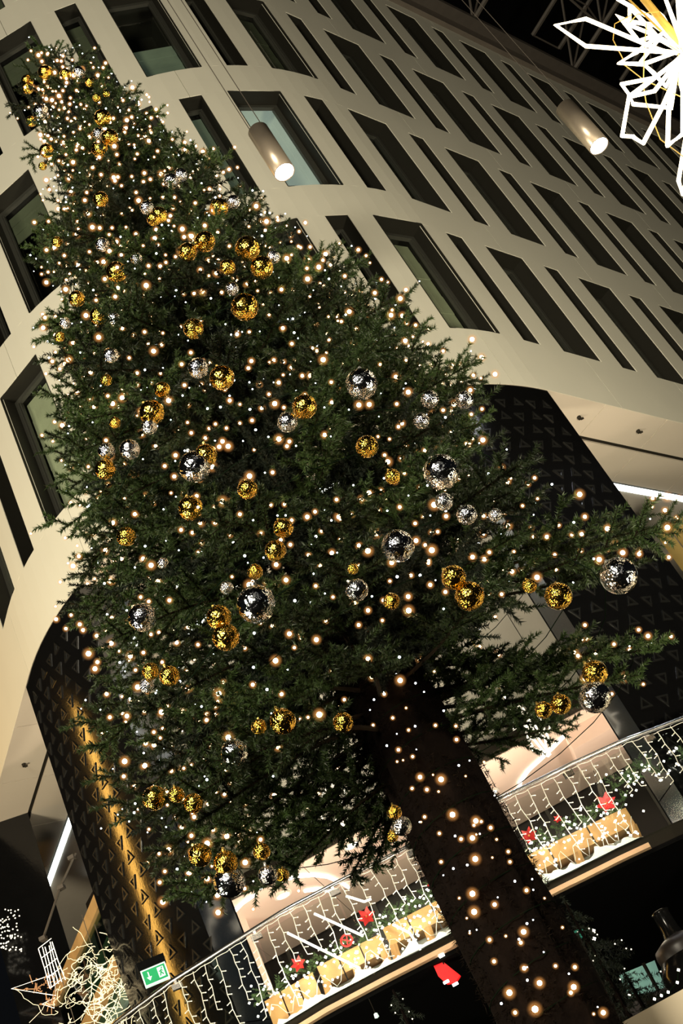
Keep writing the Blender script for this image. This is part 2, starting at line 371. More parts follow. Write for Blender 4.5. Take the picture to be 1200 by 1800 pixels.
# ------------------------------------------------------------------ roof trusses
def truss(s0, length, idx):
    e = struct(empty('roof_truss')); mb = MB(); web = MB()
    p, n = curve(s0); z = ZTOP + 1.4
    a = p + n * 0.1; d = n
    A = [Vector((a.x, a.y, z)) + d * (i * 1.4) + Vector((0, 0, 0.12 * i)) for i in range(int(length / 1.4))]
    side = Vector((-d.y, d.x, 0))
    B1 = [q + Vector((0, 0, 1.6)) + side * 0.6 for q in A]; B2 = [q + Vector((0, 0, 1.6)) - side * 0.6 for q in A]
    for Q in (A, B1, B2): mb.tube(Q, 0.07, 6)
    for i in range(len(A) - 1):
        for Q in (B1, B2):
            web.tube([A[i], Q[i + 1]], 0.035, 5); web.tube([Q[i + 1], A[i + 1]], 0.035, 5)
        web.tube([B1[i], B2[i]], 0.03, 5)
    mb.build('chord', M['truss'], e); web.build('web_bar', M['truss'], e)
for k, s in enumerate((6.0, 10.2, 14.4, 18.6, 22.8)): truss(s, 13, k)
mb = MB(); mb.box((2, 12, ZTOP + 6.2), (70, 70, 0.2)); struct(mb.build('ceiling', M['void']))

# ------------------------------------------------------------------ soffit ring
sof = MB(); slab(sof, -13, 20, ZB + 0.035, ZB + 0.25, 0.06, 1.52); sof = struct(sof.build('ceiling_soffit', M['slot']))
ds = 1.62
k = -8
while k < 12:
    a, b = k * ds + 0.006, (k + 1) * ds - 0.006
    mb = MB(); slab(mb, a, b, ZB, ZB + 0.035, 0.005, 0.68); mb.build('soffit_panel', M['soffit'], sof)
    mb = MB(); slab(mb, a, b, ZB, ZB + 0.035, 0.76, 1.46); mb.build('soffit_panel', M['blueglass'] if k in (-3,) else M['soffit'], sof)
    k += 1
mb = MB()
for i in range(0, 31): pass
slab(mb, -16, 20, ZB - 0.02, ZB + 0.05, 1.53, 1.61)
led = mb.build('led_strip_light', M['led']); tag(led, 'long white LED strip recessed in the ceiling along the inner side of the soffit', 'light')
mb = MB(); slab(mb, -16, 20, ZB + 0.0, ZB + 0.2, 1.62, 3.4); inner = struct(mb.build('ceiling_inner', M['ceil']))
mb = MB(); Q = [cpt(20, 3.3, 0), cpt(12, 3.3, 0), cpt(5.2, 3.3, 0), Vector((XM, 17.3, 0)), cpt(-5.2, 3.3, 0), cpt(-16, 3.3, 0), Vector((-24, 46, 0)), Vector((24, 46, 0))]
mb.add([q + Vector((0, 0, ZB + .06)) for q in Q] + [q + Vector((0, 0, ZB + .2)) for q in Q], [tuple(range(8)), tuple(range(15, 7, -1))] + [(i, i + 8, (i + 1) % 8 + 8, (i + 1) % 8) for i in range(8)])
struct(mb.build('ceiling_deep', M['ceil']))
mb = MB(); slab(mb, -12, -1.2, ZB - 0.05, ZB + 0.0, 2.42, 2.50)
tag(mb.build('led_strip_light', M['led']), 'shorter second LED strip on the ceiling left of the tree, inside the long strip', 'light')
# small soffit spots
sp = MB(); sp.lathe([(0, -0.05), (0.03, -0.05), (0.035, 0.0), (0, 0.0)], n=10); spm = sp.mesh('soffit_spot', M['slot'])
arm = MB(); arm.box((0.03, 0, -0.06), (0.05, 0.02, 0.03)); armm = arm.mesh('bracket', M['slot'])
def soffit_spot(s, off, label, grp='soffit spots'):
    o = link('soffit_spotlight', spm, None, cpt(s, off, ZB + 0.001)); link('bracket', armm, o)
    tag(o, label, 'spotlight', grp); return o
for s in (6.13, 7.66, 9.2): soffit_spot(s, 0.34, {6.13: 'tiny black spotlight at the very edge of the right black pillar', 7.66: 'middle one of three tiny black spotlights on the soffit right of the black pillar', 9.2: 'tiny black spotlight on the soffit at the right edge of the photo'}[s])
for s in (-7.6, -6.0): soffit_spot(s, 0.34, {-7.6: 'tiny black spotlight on the pale soffit at the left edge, before the dark slot', -6.0: 'tiny black spotlight touching the left edge of the golden-lit pillar'}[s])

# ------------------------------------------------------------------ black relief columns
tri = MB()
def tri_ring(mb, sz, up):
    P = []; Q = []
    for k in range(3):
        a = math.pi / 2 + k * 2 * math.pi / 3 + (0 if up else math.pi)
        P.append((math.cos(a) * sz, math.sin(a) * sz)); Q.append((math.cos(a) * sz * 0.52, math.sin(a) * sz * 0.52))
    V = [(0.0, x, z) for x, z in P] + [(0.0, x, z) for x, z in Q] + [(0.016, x * 0.93, z * 0.93) for x, z in P] + [(0.016, x * 1.08, z * 1.08) for x, z in Q]
    F = []
    for k in range(3):
        l = (k + 1) % 3
        F += [(6 + k, 6 + l, 9 + l, 9 + k), (k, l, 6 + l, 6 + k), (9 + k, 9 + l, 3 + l, 3 + k)]
    mb.add(V, F)
tm = []
for up in (True, False):
    mb = MB(); tri_ring(mb, 0.11, up); tm.append(mb.mesh('triangle_relief', M['tri']))
def s_at_az(az):
    lo, hi = -9.0, 9.0
    for _ in range(50):
        m = (lo + hi) / 2; p, n = curve(m)
        if math.degrees(math.atan2(p.x, p.y)) < az: lo = m
        else: hi = m
    return (lo + hi) / 2
def column(name, az0, az1, ztile, sp, dep):
    s0, s1 = s_at_az(az0), s_at_az(az1)
    mb = MB(); n = 16; V = []; F = []; top = ZB + 0.06
    for i in range(n + 1):
        q = s0 + (s1 - s0) * i / n; V += [cpt(q, 0.012, 0), cpt(q, 0.012, top)]
    for i in range(n): F.append((2 * i, 2 * i + 2, 2 * i + 3, 2 * i + 1))
    mb.add(V, F); o = mb.build(name, M['black'], None, smooth=True); struct(o)
    mb = MB()
    for (sa, sg) in ((s0, 1), (s1, -1)):   # smooth side faces, three panels high
        z = 0.0
        while z < top - 0.1:
            z2 = min(z + 1.55, top); mb2 = MB(); slab(mb2, sa, sa + sg * 0.03, z + 0.006, z2 - 0.006, 0.014, dep); mb2.build('side_panel', M['sidepanel'], o); z = z2
    slab(mb, s0, s1, 0, top, dep, dep + 0.03); mb.build('back_panel', M['void'], o)
    na = int((s1 - s0) / sp); row = 0; z = ztile
    while z < ZB - 0.15:
        for k in range(na):
            q = s0 + sp * (k + (0.5 if row % 2 else 0.9)); p, nn = curve(q); p = p - nn * 0.013
            a = math.atan2(nn.y, nn.x)
            link('triangle_relief', tm[(k + row) % 2], o, M=Matrix.Translation(Vector((p.x, p.y, z))) @ Matrix.Rotation(a, 4, 'Z'))
        z += sp * 0.98; row += 1
    return o
column('column_left', -18.35, -14.25, 5.5, 0.29, 0.55)
column('column_right', 7.05, 12.45, 5.5, 0.29, 0.45)

# dark pier, brass portal, pink pier
def pier(name, az0, az1, D, z0, z1, m, dep=0.8):
    a = Vector((math.sin(math.radians(az0)) * D, math.cos(math.radians(az0)) * D, 0)); b = Vector((math.sin(math.radians(az1)) * D, math.cos(math.radians(az1)) * D, 0))
    mb = MB(); c = (a + b) / 2; inn = c.normalized() * dep / 2
    mb.beam(Vector((a.x, a.y, (z0 + z1) / 2)) + inn, Vector((b.x, b.y, (z0 + z1) / 2)) + inn, dep, z1 - z0)
    return struct(mb.build(name, m))
pier('pillar_black', -22.75, -20.0, 21.1, 0, ZB, M['black'], 0.9)
pier('wall_pink', -13.15, -12.45, 19.3, 5.65, 8.9, M['pink'], 1.2)
pier('wall_dark_side', -17, -13.15, 19.4, 5.65, 9.0, M['black'], 0.6)
e = struct(empty('portal_brass'))
for (a0, a1, D, m) in ((12.62, 13.25, 19.2, M['brass']), (13.3, 14.6, 19.6, M['brass']), (14.7, 15.2, 19.3, M['brass'])):
    p = pier('post', a0, a1, D, 5.6, EYE + D * math.tan(math.radians(26.3)), m, 0.3); p.parent = e; del p['kind']

# ------------------------------------------------------------------ interior behind balcony
YB = 18.0; ZL = 7.2 + EYE
mb = MB(); mb.box((-1.0, YB + 0.1, (ZL + ZB) / 2), (7.4, 0.2, ZB - ZL)); bulk = struct(mb.build('wall_bulkhead', M['slot']))
for k in range(6):
    xa = -4.7 + k * 7.4 / 6
    mb = MB(); mb.box((xa + 7.4 / 12, YB - 0.015, (ZL + ZB) / 2), (7.4 / 6 - 0.012, 0.03, ZB - ZL)); mb.build('plaster_panel', M['bulk'], bulk)
mb = MB(); mb.box((0, 19.6, ZL + 0.1), (12, 3.6, 0.2)); lowc = struct(mb.build('ceiling_balcony', M['slot']))
for k in range(8):
    mb = MB(); mb.box((-5.2 + 1.5 * k + 0.0, 19.5, ZL - 0.006), (1.49, 3.0, 0.012)); mb.build('ceiling_panel', M['peach'], lowc)
# stepped ceiling box on the right
mb = MB(); mb.box((2.3, 19.0, ZL - 0.16), (2.0, 1.2, 0.3)); struct(mb.build('ceiling_step', M['peach']))
mb = MB(); mb.box((0, 21.2, 6.2), (26, 0.3, 5.4)); bw = struct(mb.build('wall_back', M['darkwall']))
for k in range(12):
    mb = MB(); mb.box((-9 + k * 1.6, 21.03, 7.2), (0.06, 0.06, 3.2)); mb.build('mullion', M['frame'], bw)
mb = MB(); mb.box((0, 20.6, 2.6), (40, 0.3, 5.3)); struct(mb.build('wall_ground', M['void']))
mb = MB(); mb.box((0, 44, 9), (60, 0.3, 18)); struct(mb.build('wall_far', M['darkwall']))

# ------------------------------------------------------------------ balcony slab, balustrade
def bal(az): # plan distance of the balcony edge
    pts = [(-26, 18.4), (-22.5, 16.4), (-19.2, 15.25), (-16.4, 14.69), (-13.6, 14.36), (-10.7, 14.08), (-7.9, 14.0), (-3.9, 13.98), (0.2, 14.0), (3.5, 14.14), (6.3, 14.35), (8.9, 14.72), (12, 15.2), (15, 15.9)]
    for (a, b) in zip(pts[:-1], pts[1:]):
        if az <= b[0]:
            t = (az - a[0]) / (b[0] - a[0]); return a[1] + (b[1] - a[1]) * t
    return pts[-1][1]
def bpt(az, z, off=0.0):
    D = bal(az) + off; return Vector((math.sin(math.radians(az)) * D, math.cos(math.radians(az)) * D, z))
AZ = [-25 + 40 * i / 60 for i in range(61)]
def ribbon(mb, az0, az1, z0, z1, o0, o1, m=0, step=0.7):
    n = max(1, int(abs(az1 - az0) / step)); V = []; F = []
    for i in range(n + 1):
        a = az0 + (az1 - az0) * i / n
        V += [bpt(a, z0, o0), bpt(a, z1, o0), bpt(a, z0, o1), bpt(a, z1, o1)]
    for i in range(n):
        a = 4 * i; b = a + 4
        F += [(a, b, b + 1, a + 1), (a + 3, b + 3, b + 2, a + 2), (a, a + 2, b + 2, b), (a + 1, b + 1, b + 3, a + 3)]
    F += [(0, 1, 3, 2), (4 * n, 4 * n + 2, 4 * n + 3, 4 * n + 1)]
    mb.add(V, F, m)
ZF = 3.99 + EYE   # balcony floor edge
mb = MB(); ribbon(mb, -25, 15, ZF - 0.08, ZF - 0.035, 0.05, 6.5); struct(mb.build('slab_balcony', M['void']))
mb = MB(); ribbon(mb, -14.2, 4.75, ZF - 0.035, ZF + 0.015, -0.04, 0.18); fas = struct(mb.build('trim_4', M['pale_wood']))
mb = MB(); ribbon(mb, -25, 15, ZF - 0.034, ZF + 0.115, 0.06, 6.5); struct(mb.build('floor_balcony', M['slot']))
# balustrade
bl = empty('glass_balustrade', bpt(0, ZF)); bl.location = (0, 0, 0)
tag(bl, 'curved glass balustrade with a steel handrail along the balcony behind the tree', 'balustrade')
HZ = 5.15 + EYE
mb = MB(); mb.tube([bpt(a, HZ) for a in AZ], 0.026, 10); mb.build('handrail', M['steel'], bl, smooth=True)
ga = -24.0
while ga < 14:
    mb = MB(); ribbon(mb, ga + 0.04, ga + 3.86, ZF + 0.08, HZ - 0.10, -0.006, 0.006, step=0.9); mb.build('glass_panel', M['bal_glass'], bl)
    c = MB(); p = bpt(ga, HZ - 0.09); c.box(p, (0.12, 0.05, 0.06), Matrix.Rotation(-math.radians(ga), 3, 'Z')); c.box(p + Vector((0, 0, 0.045)), (0.03, 0.03, 0.06)); c.build('glass_clamp', M['steel'], bl)
    ga += 3.9
# icicle lights
random.seed(11)
ic = empty('icicle_lights'); tag(ic, 'curtain of white icicle lights hanging below the balcony handrail', 'string lights')
mb = MB(); mb.tube([bpt(a, HZ - 0.045 - 0.02 * abs(math.sin(a * 4)), -0.03) for a in [-19.5 + i * 0.25 for i in range(116)]], 0.004, 4); mb.build('lead_wire', M['wire'], ic)
stub = MB(); stub.lathe([(0, 0), (0.006, 0.002), (0.006, 0.026), (0.0, 0.032)], n=6); stubm = stub.mesh('tip', M['whitelit'])
az = -19.3
while az < 9.4:
    L = random.choice((0.95, 0.75, 0.55, 0.9, 0.65)); n = int(L / 0.085); P = []; st = MB(); tp = MB(); x = 0
    off = -0.035
    for i in range(n + 1):
        P.append(bpt(az + x, HZ - 0.05 - i * 0.085, off + random.uniform(-.008, .008))); x += random.choice((-1, 1)) * random.uniform(0.02, 0.055)
    st.tube(P, 0.0048, 4)
    for i in range(1, n + 1):
        dx = random.choice((-1, 1)) * 0.048; q = P[i] + Vector((dx, 0, -0.018)); st.tube([P[i], q], 0.0055, 4); tp.lathe([(0, -.0065), (.0065, 0), (0, .0065)], q, 5)
    o = st.build('light_strand', M['wire'], ic); tp.build('led_tips', M['rope_far'], o, kind='stuff')
    az += random.uniform(0.52, 0.78)

# ------------------------------------------------------------------ balcony display
random.seed(5)
def needles_mesh(pairs, density, length, width, rng, tilt=0.9):
    """triangular needles along segments; returns verts, faces arrays"""
    V = []; 
    for (a, b) in pairs:
        a = np.array(a); b = np.array(b); d = b - a; L = np.linalg.norm(d)
        if L < 1e-6: continue
        d = d / L; n = max(3, int(L * density))
        t = rng.random(n)[:, None]; base = a + (b - a) * t
        u = np.cross(d, rng.normal(size=3)); u /= np.linalg.norm(u); v = np.cross(d, u)
        ang = rng.random(n) * 2 * np.pi
        side = np.cos(ang)[:, None] * u + np.sin(ang)[:, None] * v
        dirn = d * (0.35 + 0.5 * rng.random((n, 1))) + side * tilt
        dirn /= np.linalg.norm(dirn, axis=1)[:, None]
        wv = np.cross(dirn, rng.normal(size=(n, 3))); wv /= np.linalg.norm(wv, axis=1)[:, None] + 1e-9
        ln = length * (0.75 + 0.45 * rng.random((n, 1)))
        V.append(np.stack([base - wv * width / 2, base + wv * width / 2, base + dirn * ln], 1).reshape(-1, 3))
    return np.concatenate(V) if V else np.zeros((0, 3))
def tri_mesh(name, V, m):
    n = len(V) // 3; me = bpy.data.meshes.new(name); me.vertices.add(len(V)); me.vertices.foreach_set('co', V.astype(np.float32).ravel())
    me.loops.add(n * 3); me.loops.foreach_set('vertex_index', np.arange(n * 3, dtype=np.int32))
    me.polygons.add(n); me.polygons.foreach_set('loop_start', np.arange(0, n * 3, 3, dtype=np.int32))
    me.materials.append(m); me.update(calc_edges=True); return me
rng = np.random.default_rng(3)
ZD = ZF + 0.115
def trestle(az0, az1, zt, h, label):
    c = bpt((az0 + az1) / 2, ZD, 0.45); e = empty('wooden_trestle', (0, 0, 0))
    tag(e, label, 'planter')
    n = 3
    for k in range(n):
        a = az0 + (az1 - az0) * k / n; b = az0 + (az1 - az0) * (k + 1) / n - 0.06
        mb = MB(); ribbon(mb, a, b, zt - h, zt, 0.30, 0.62, step=0.9); mb.build('plank', M['wood'], e)
    mb = MB(); ribbon(mb, az0 + 0.1, az1 - 0.1, ZD, zt - h - 0.015, 0.55, 0.58, step=0.9); mb.build('grey_panel', M['greyboard'], e)
    for a in (az0 + 0.12, (az0 + az1) / 2, az1 - 0.2):
        mb = MB(); mb.beam(bpt(a - 0.12, ZD, 0.33), bpt(a, zt - h, 0.30), 0.05, 0.08); mb.build('leg', M['wood'], e)
    return e
trestle(-13.0, -10.6, EYE + 4.50, 0.30, 'wooden trestle planter at the lower left end of the balcony')
trestle(-10.4, -7.3, EYE + 4.53, 0.20, 'wooden trestle planter on the balcony with a red poinsettia at its left end')
trestle(-7.15, -3.6, EYE + 4.57, 0.21, 'wooden trestle planter on the balcony just left of the trunk')
trestle(-1.0, 4.75, EYE + 4.55, 0.21, 'wooden trestle planter on the balcony right of the trunk')
# garlands
def garland(az0, az1, z, label):
    P = [bpt(az0 + (az1 - az0) * i / 14, z + 0.05 * math.sin(i * 1.9) + random.uniform(-.02, .02), 0.40 + 0.05 * math.sin(i)) for i in range(15)]
    pairs = [(P[i], P[i + 1]) for i in range(14)]
    for p in P:
        for _ in range(9):
            pairs.append((p, p + Vector((random.uniform(-.13, .13), random.uniform(-.1, .1), random.uniform(-.05, .15)))))
    V = needles_mesh(pairs, 260, 0.032, 0.007, rng)
    g = empty('garland'); tag(g, label, 'garland')
    link('sprigs', tri_mesh('sprigs', V, M['garland']), g, kind='stuff')
    mb = MB(); mb.tube(P, 0.008, 5); mb.build('stem', M['twig'], g)
    bb = MB()
    for p in P:
        for _ in range(4):
            q = p + Vector((random.uniform(-.16, .16), random.uniform(-.14, -.02), random.uniform(-.24, .12))); bb.lathe([(0, -.016), (.016, 0), (0, .016)], q, 6)
    bb.build('bulbs', M['whitelit'], g, kind='stuff')
garland(-13.2, -7.6, EYE + 4.58, 'green fir garland with lights on the left end of the balcony planters')
garland(-7.3, -3.5, EYE + 4.64, 'green fir garland with lights on the planter just left of the trunk')
garland(-1.0, 4.75, EYE + 4.62, 'green fir garland with lights on the planter right of the trunk')
garland(4.9, 9.3, EYE + 4.85, 'green fir garland in the dark right end of the balcony')
# snow
def snow(az0, az1, label):
    V = []; F = []; n = int((az1 - az0) / 0.12)
    for i in range(n + 1):
        a = az0 + (az1 - az0) * i / n; edge = min(1, i / 4, (n - i) / 4)
        for (o, hh) in ((0.0, 0), (0.03, 0.55), (0.12, 1.0), (0.25, 0.8), (0.34, 0.0)):
            h = hh * edge * (0.055 + 0.05 * max(0, math.sin(a * 2.7)) + 0.05 * max(0, math.sin(a * 4.9 + 1)) ** 3 + random.uniform(0, .02))
            V.append(bpt(a, ZD + h, 0.02 + o))
    for i in range(n):
        for k in range(4): F.append((i * 5 + k, i * 5 + k + 1, i * 5 + 6 + k, i * 5 + 5 + k))
    mb = MB(); mb.add(V, F); o = mb.build('cotton_snow', M['snow'], None, smooth=True); tag(o, label, 'snow', kind='stuff')
snow(-13.2, -3.4, 'white cotton snow heaped along the balcony edge left of the trunk')
snow(-1.2, 4.7, 'white cotton snow heaped along the balcony edge right of the trunk')
# display bulbs
mb = MB()
for i in range(150):
    a = random.choice((random.uniform(-13, -3.5), random.uniform(-1, 4.7))); q = bpt(a, ZD + random.uniform(0.08, 0.5), random.uniform(0.1, 0.29)); r = random.uniform(0.010, 0.02)
    mb.lathe([(0, -r), (r, 0), (0, r)], q, 6)
dl = empty('display_lights'); tag(dl, 'string of round warm bulbs draped over the snow and planters on the balcony', 'string lights')
mb.build('bulbs', M['whitelit'], dl, kind='stuff')
mb = MB()
for (a0, a1) in ((-13, -3.5), (-1, 4.7)): mb.tube([bpt(a0 + (a1 - a0) * i / 40, ZD + 0.2 + 0.1 * math.sin(i * 1.3), 0.2) for i in range(41)], 0.004, 4)
mb.build('wire', M['wire'], dl)
# poinsettias
def flower(p, r, label):
    e = empty('poinsettia', p); tag(e, label, 'flower')
    for ring, (n, rr, zt) in enumerate(((6, r, 0.1), (5, r * 0.65, 0.5))):
        for k in range(n):
            a = 2 * math.pi * k / n + ring * 0.5
            mb = MB(); u = Vector((math.cos(a), -0.45 - zt * .3, math.sin(a))); sd = u.cross(Vector((0, 1, 0))).normalized()
            mb.add([Vector((0, 0, 0)), u * rr * 0.5 + sd * rr * 0.28, u * rr, u * rr * 0.5 - sd * rr * 0.28, u * rr * 0.5 + Vector((0, .015, 0))], [(0, 1, 2, 3), (0, 3, 4), (0, 4, 1), (1, 4, 2), (2, 4, 3)])
            mb.build('petal', M['red'], e)
    mb = MB(); mb.lathe([(0, -.015), (.015, 0), (0, .015)], (0, -0.03, 0), 6); mb.build('flower_centre', M['goldcap'], e)
for (px, py, r, lb) in ((525, 1695, .09, 'red poinsettia at the far left of the balcony planters'), (645, 1612, .11, 'red poinsettia between two planters in the middle of the balcony'),
                        (765, 1552, .10, 'red poinsettia touching the left side of the trunk'), (930, 1470, .10, 'red poinsettia touching the right side of the trunk'), (1065, 1413, .12, 'red poinsettia at the right end of the right-hand planter'),
                        (622, 1737, .05, 'small red poinsettia at the foot of the balcony edge'), (980, 1440, .05, 'small red poinsettia midway along the right-hand planter')):
    flower(at_d(px, py, bal(-4) + 0.22), r, lb)
rg = MB(); c = at_d(609, 1653, 14.2); rg.tube([c + Vector((math.cos(a) * .062, 0, math.sin(a) * .062)) for a in [i * math.pi / 10 for i in range(20)]], 0.012, 6, closed=True)
rg.tube([c + Vector((-.04, 0, .03)), c + Vector((.04, 0, -.03))], .008, 5); rg.tube([c + Vector((.02, 0, .05)), c + Vector((-.01, 0, -.05))], .008, 5)
tag(rg.build('ring_ornament', M['red']), 'small red ring ornament hung in front of a wooden planter', 'ornament')
for (P, lb) in (([(505, 1640), (632, 1702)], 'straight white glowing bar slanting across the left balcony planter'), ([(552, 1606), (638, 1645)], 'shorter white glowing bar slanting above the middle planter'),
                ([(690, 1625), (720, 1640), (740, 1672)], 'thin curved white glowing hoop at the foot of the left planters'), ([(608, 1575), (640, 1585), (652, 1580)], 'small curved white glowing hoop just under the handrail')):
    mb = MB(); mb.tube([at_d(x, y, 14.18) for x, y in P], 0.014, 6); tag(mb.build('glow_bar', M['led_soft']), lb, 'light')  # bright streaks built as glowing tubes

# LED loops on the low ceiling, and two reflections built as tubes
def ceil_led(pts, z, r, label, m='led_soft'):
    mb = MB(); mb.tube([at_z(x, y, z) for x, y in pts], r, 6); tag(mb.build('led_strip_light', M[m]), label, 'light')
ceil_led([(368, 1608), (385, 1598), (405, 1574)], ZL - 0.03, 0.028, 'short curved LED reflection at the left edge of the pink pier')  # mirror image of a strip in the pillar side, built as a glowing tube
ceil_led([(378, 1629), (402, 1612), (425, 1588), (450, 1571)], ZL - 0.03, 0.028, 'second curved LED reflection crossing the pink pier')  # second mirror image, also built as a glowing tube
ceil_led([(500, 1546), (525, 1540), (550, 1538), (575, 1541), (600, 1552), (612, 1560)], ZL - 0.03, 0.028, 'arched LED strip on the peach ceiling left of the trunk')
ceil_led([(535, 1566), (555, 1563), (580, 1566)], ZL - 0.03, 0.028, 'short LED strip under the arched one on the peach ceiling')
ceil_led([(912, 1388), (914, 1374), (928, 1354), (952, 1332), (975, 1310), (997, 1287)], ZL - 0.03, 0.03, 'curved LED strip on the beige ceiling right of the trunk')
ceil_led([(1045, 1264), (1110, 1250)], ZL - 0.03, 0.028, 'straight LED strip beside the silver bauble over the right balcony')
ceil_led([(1070, 1232), (1095, 1227)], ZL - 0.03, 0.028, 'short LED strip just above the straight one, by the right pillar')
for (x, y, r, lb) in ((497, 1573, 0.10, 'bright round downlight in the peach ceiling under the left boughs'), (618, 1485, 0.10, 'bright round downlight in the peach ceiling beside the hanging bough tip'), (865, 1392, 0.07, 'bright round downlight beside the right edge of the trunk')):
    p = at_z(x, y, ZL - 0.02); mb = MB(); mb.lathe([(r + .04, .01), (r + .04, -.015), (r, -.02), (r, 0)], p, 20); o = mb.build('downlight', M['wire']); tag(o, lb, 'light')
    mb = MB(); mb.lathe([(0, -.012), (r, -.012)], p, 20); mb.build('lens', M['whitelit'], o)

# ------------------------------------------------------------------ left gallery (wood rails, green glass)
ga = empty('gallery_balustrade'); tag(ga, 'green glass gallery balustrade with two oak rails left of the golden-lit pillar', 'balustrade')
def gp(t, z):
    p = Vector((-5.45, 16.95, z)); return p + Vector((-0.615, 0.788, 0)) * t
for (z, h, nm) in ((EYE + 7.82, 0.20, 'top_rail'), (EYE + 6.90, 0.20, 'bottom_rail')):
    mb = MB(); mb.beam(gp(-1.5, z), gp(9, z), 0.12, h); mb.build(nm, M['woodrail'], ga)
for k in range(6):
    mb = MB(); a, b = gp(-1.5 + k * 1.75, EYE + 7.36), gp(-1.5 + (k + 1) * 1.75 - 0.015, EYE + 7.36); mb.beam(a, b, 0.012, 0.74); mb.build('glass_panel', M['green_glass'], ga)
def behind(t, z, o): return gp(t, z) + Vector((0.788, 0.615, 0)) * o
mb = MB(); mb.beam(behind(-1.5, EYE + 7.4, 0.5), behind(9, EYE + 7.4, 0.5), 0.08, 1.0); struct(mb.build('wall_gallery', M['paleglass']))
mb = MB(); mb.beam(behind(1.0, EYE + 8.35, 0.9), behind(2.8, EYE + 8.5, 0.9), 0.5, 0.9); struct(mb.build('trim_5', M['darkwall']))
mb = MB(); mb.tube([at_d(133, 1500, 19.5), at_d(105, 1562, 19.5), at_d(75, 1652, 19.5)], 0.02, 6)
mb.box(at_d(108, 1560, 19.5), (.1, .1, .06)); mb.box(at_d(126, 1508, 19.5), (.1, .1, .06)); mb.box(at_d(76, 1650, 19.5), (.1, .1, .06))
tag(mb.build('steel_tie_rod', M['truss']), 'dark tie rod with clamps slanting under the left ceiling', 'rod')
# rope light tangles
def tangle(c, ext, n, r, seed, name, label, cat, m='rope_warm'):
    rnd = random.Random(seed); mb = MB(); c = Vector(c)
    for i in range(n):
        p = c + Vector([rnd.uniform(-e, e) for e in ext]); P = [p]
        v = Vector((rnd.gauss(0, .03), rnd.gauss(0, .02), rnd.gauss(0, .03)))
        for k in range(14):
            v = v * .75 + Vector((rnd.gauss(0, .022), rnd.gauss(0, .015), rnd.gauss(0, .022))); p = p + v; P.append(p)
        mb.tube(P, r, 4)
    e = empty(name); tag(e, label, cat); mb.build('rope_lights', M[m], e, kind='stuff')
    f = MB(); f.tube([c + Vector((0, 0, ext[2] + .4)), c + Vector((0, 0, -ext[2]))], 0.006, 5); f.build('cable', M['truss'], e); return e
tangle(at_d(205, 1745, 17.6), (0.50, 0.25, 0.60), 75, 0.0048, 1, 'rope_light_cluster', 'dense cream rope-light cluster at the foot of the golden-lit pillar', 'light')
tangle(at_d(170, 1690, 17.9), (0.30, 0.2, 0.30), 16, 0.0035, 2, 'rope_light_cluster', 'sparse rope-light cluster seen against the green gallery glass', 'light')
tangle(at_d(125, 1775, 18.3), (0.3, 0.15, 0.25), 12, 0.0035, 7, 'rope_light_cluster', 'small rope-light cluster low on the green gallery glass', 'light')
def net(c, wd, ht, label, seed):
    rnd = random.Random(seed); e = empty('light_column'); tag(e, label, 'light'); mb = MB(); c = Vector(c)
    for k in range(6):
        x = (k / 5 - .5) * wd; mb.tube([c + Vector((x + rnd.uniform(-.02, .02), rnd.uniform(-.1, .1), ht / 2)), c + Vector((x, 0, 0)), c + Vector((x + rnd.uniform(-.03, .03), 0, -ht / 2))], 0.006, 4)
    for k in range(5): mb.tube([c + Vector((-wd / 2, 0, ht * (k / 4 - .5))), c + Vector((wd / 2, 0, ht * (k / 4 - .5) + .04))], 0.005, 4)
    mb.build('light_net', M['rope_far'], e)
net(at_d(90, 1695, 18.9), 0.22, 0.62, 'upright column of white rope lights beside the black left pier', 3)
# triangle light on the dark pier
for (pts, lb) in (([(20, 1738), (95, 1712), (98, 1750)], 'large triangular string-light frame with copper mesh on the dark left pier'), ([(74, 1765), (96, 1754), (95, 1772)], 'small triangular string-light frame low on the dark left pier')):
    Q = [at_d(x, y, 20.55) for x, y in pts]; e = empty('light_triangle'); tag(e, lb, 'light')
    mb = MB(); mb.tube(Q, 0.007, 4, closed=True); mb.build('outline', M['rope_far'], e)
    mb = MB(); rnd = random.Random(8)
    for i in range(40):
        a, b = rnd.random(), rnd.random()
        if a + b > 1: a, b = 1 - a, 1 - b
        p = Q[0] + (Q[1] - Q[0]) * a + (Q[2] - Q[0]) * b; mb.tube([p, p + Vector((rnd.gauss(0, .05), 0, rnd.gauss(0, .05)))], 0.007, 4)
    mb.build('copper_mesh', M['grid'], e, kind='stuff')
mb = MB(); rnd = random.Random(12)
for i in range(70):
    p = at_d(rnd.uniform(0, 38), rnd.uniform(1598, 1672), 20.6); mb.lathe([(0, -.014), (.014, 0), (0, .014)], p, 5)
e = empty('pier_lights'); tag(e, 'scatter of warm fairy lights on the dark pier at the left edge', 'string lights'); mb.build('bulbs', M['rope_far'], e, kind='stuff')

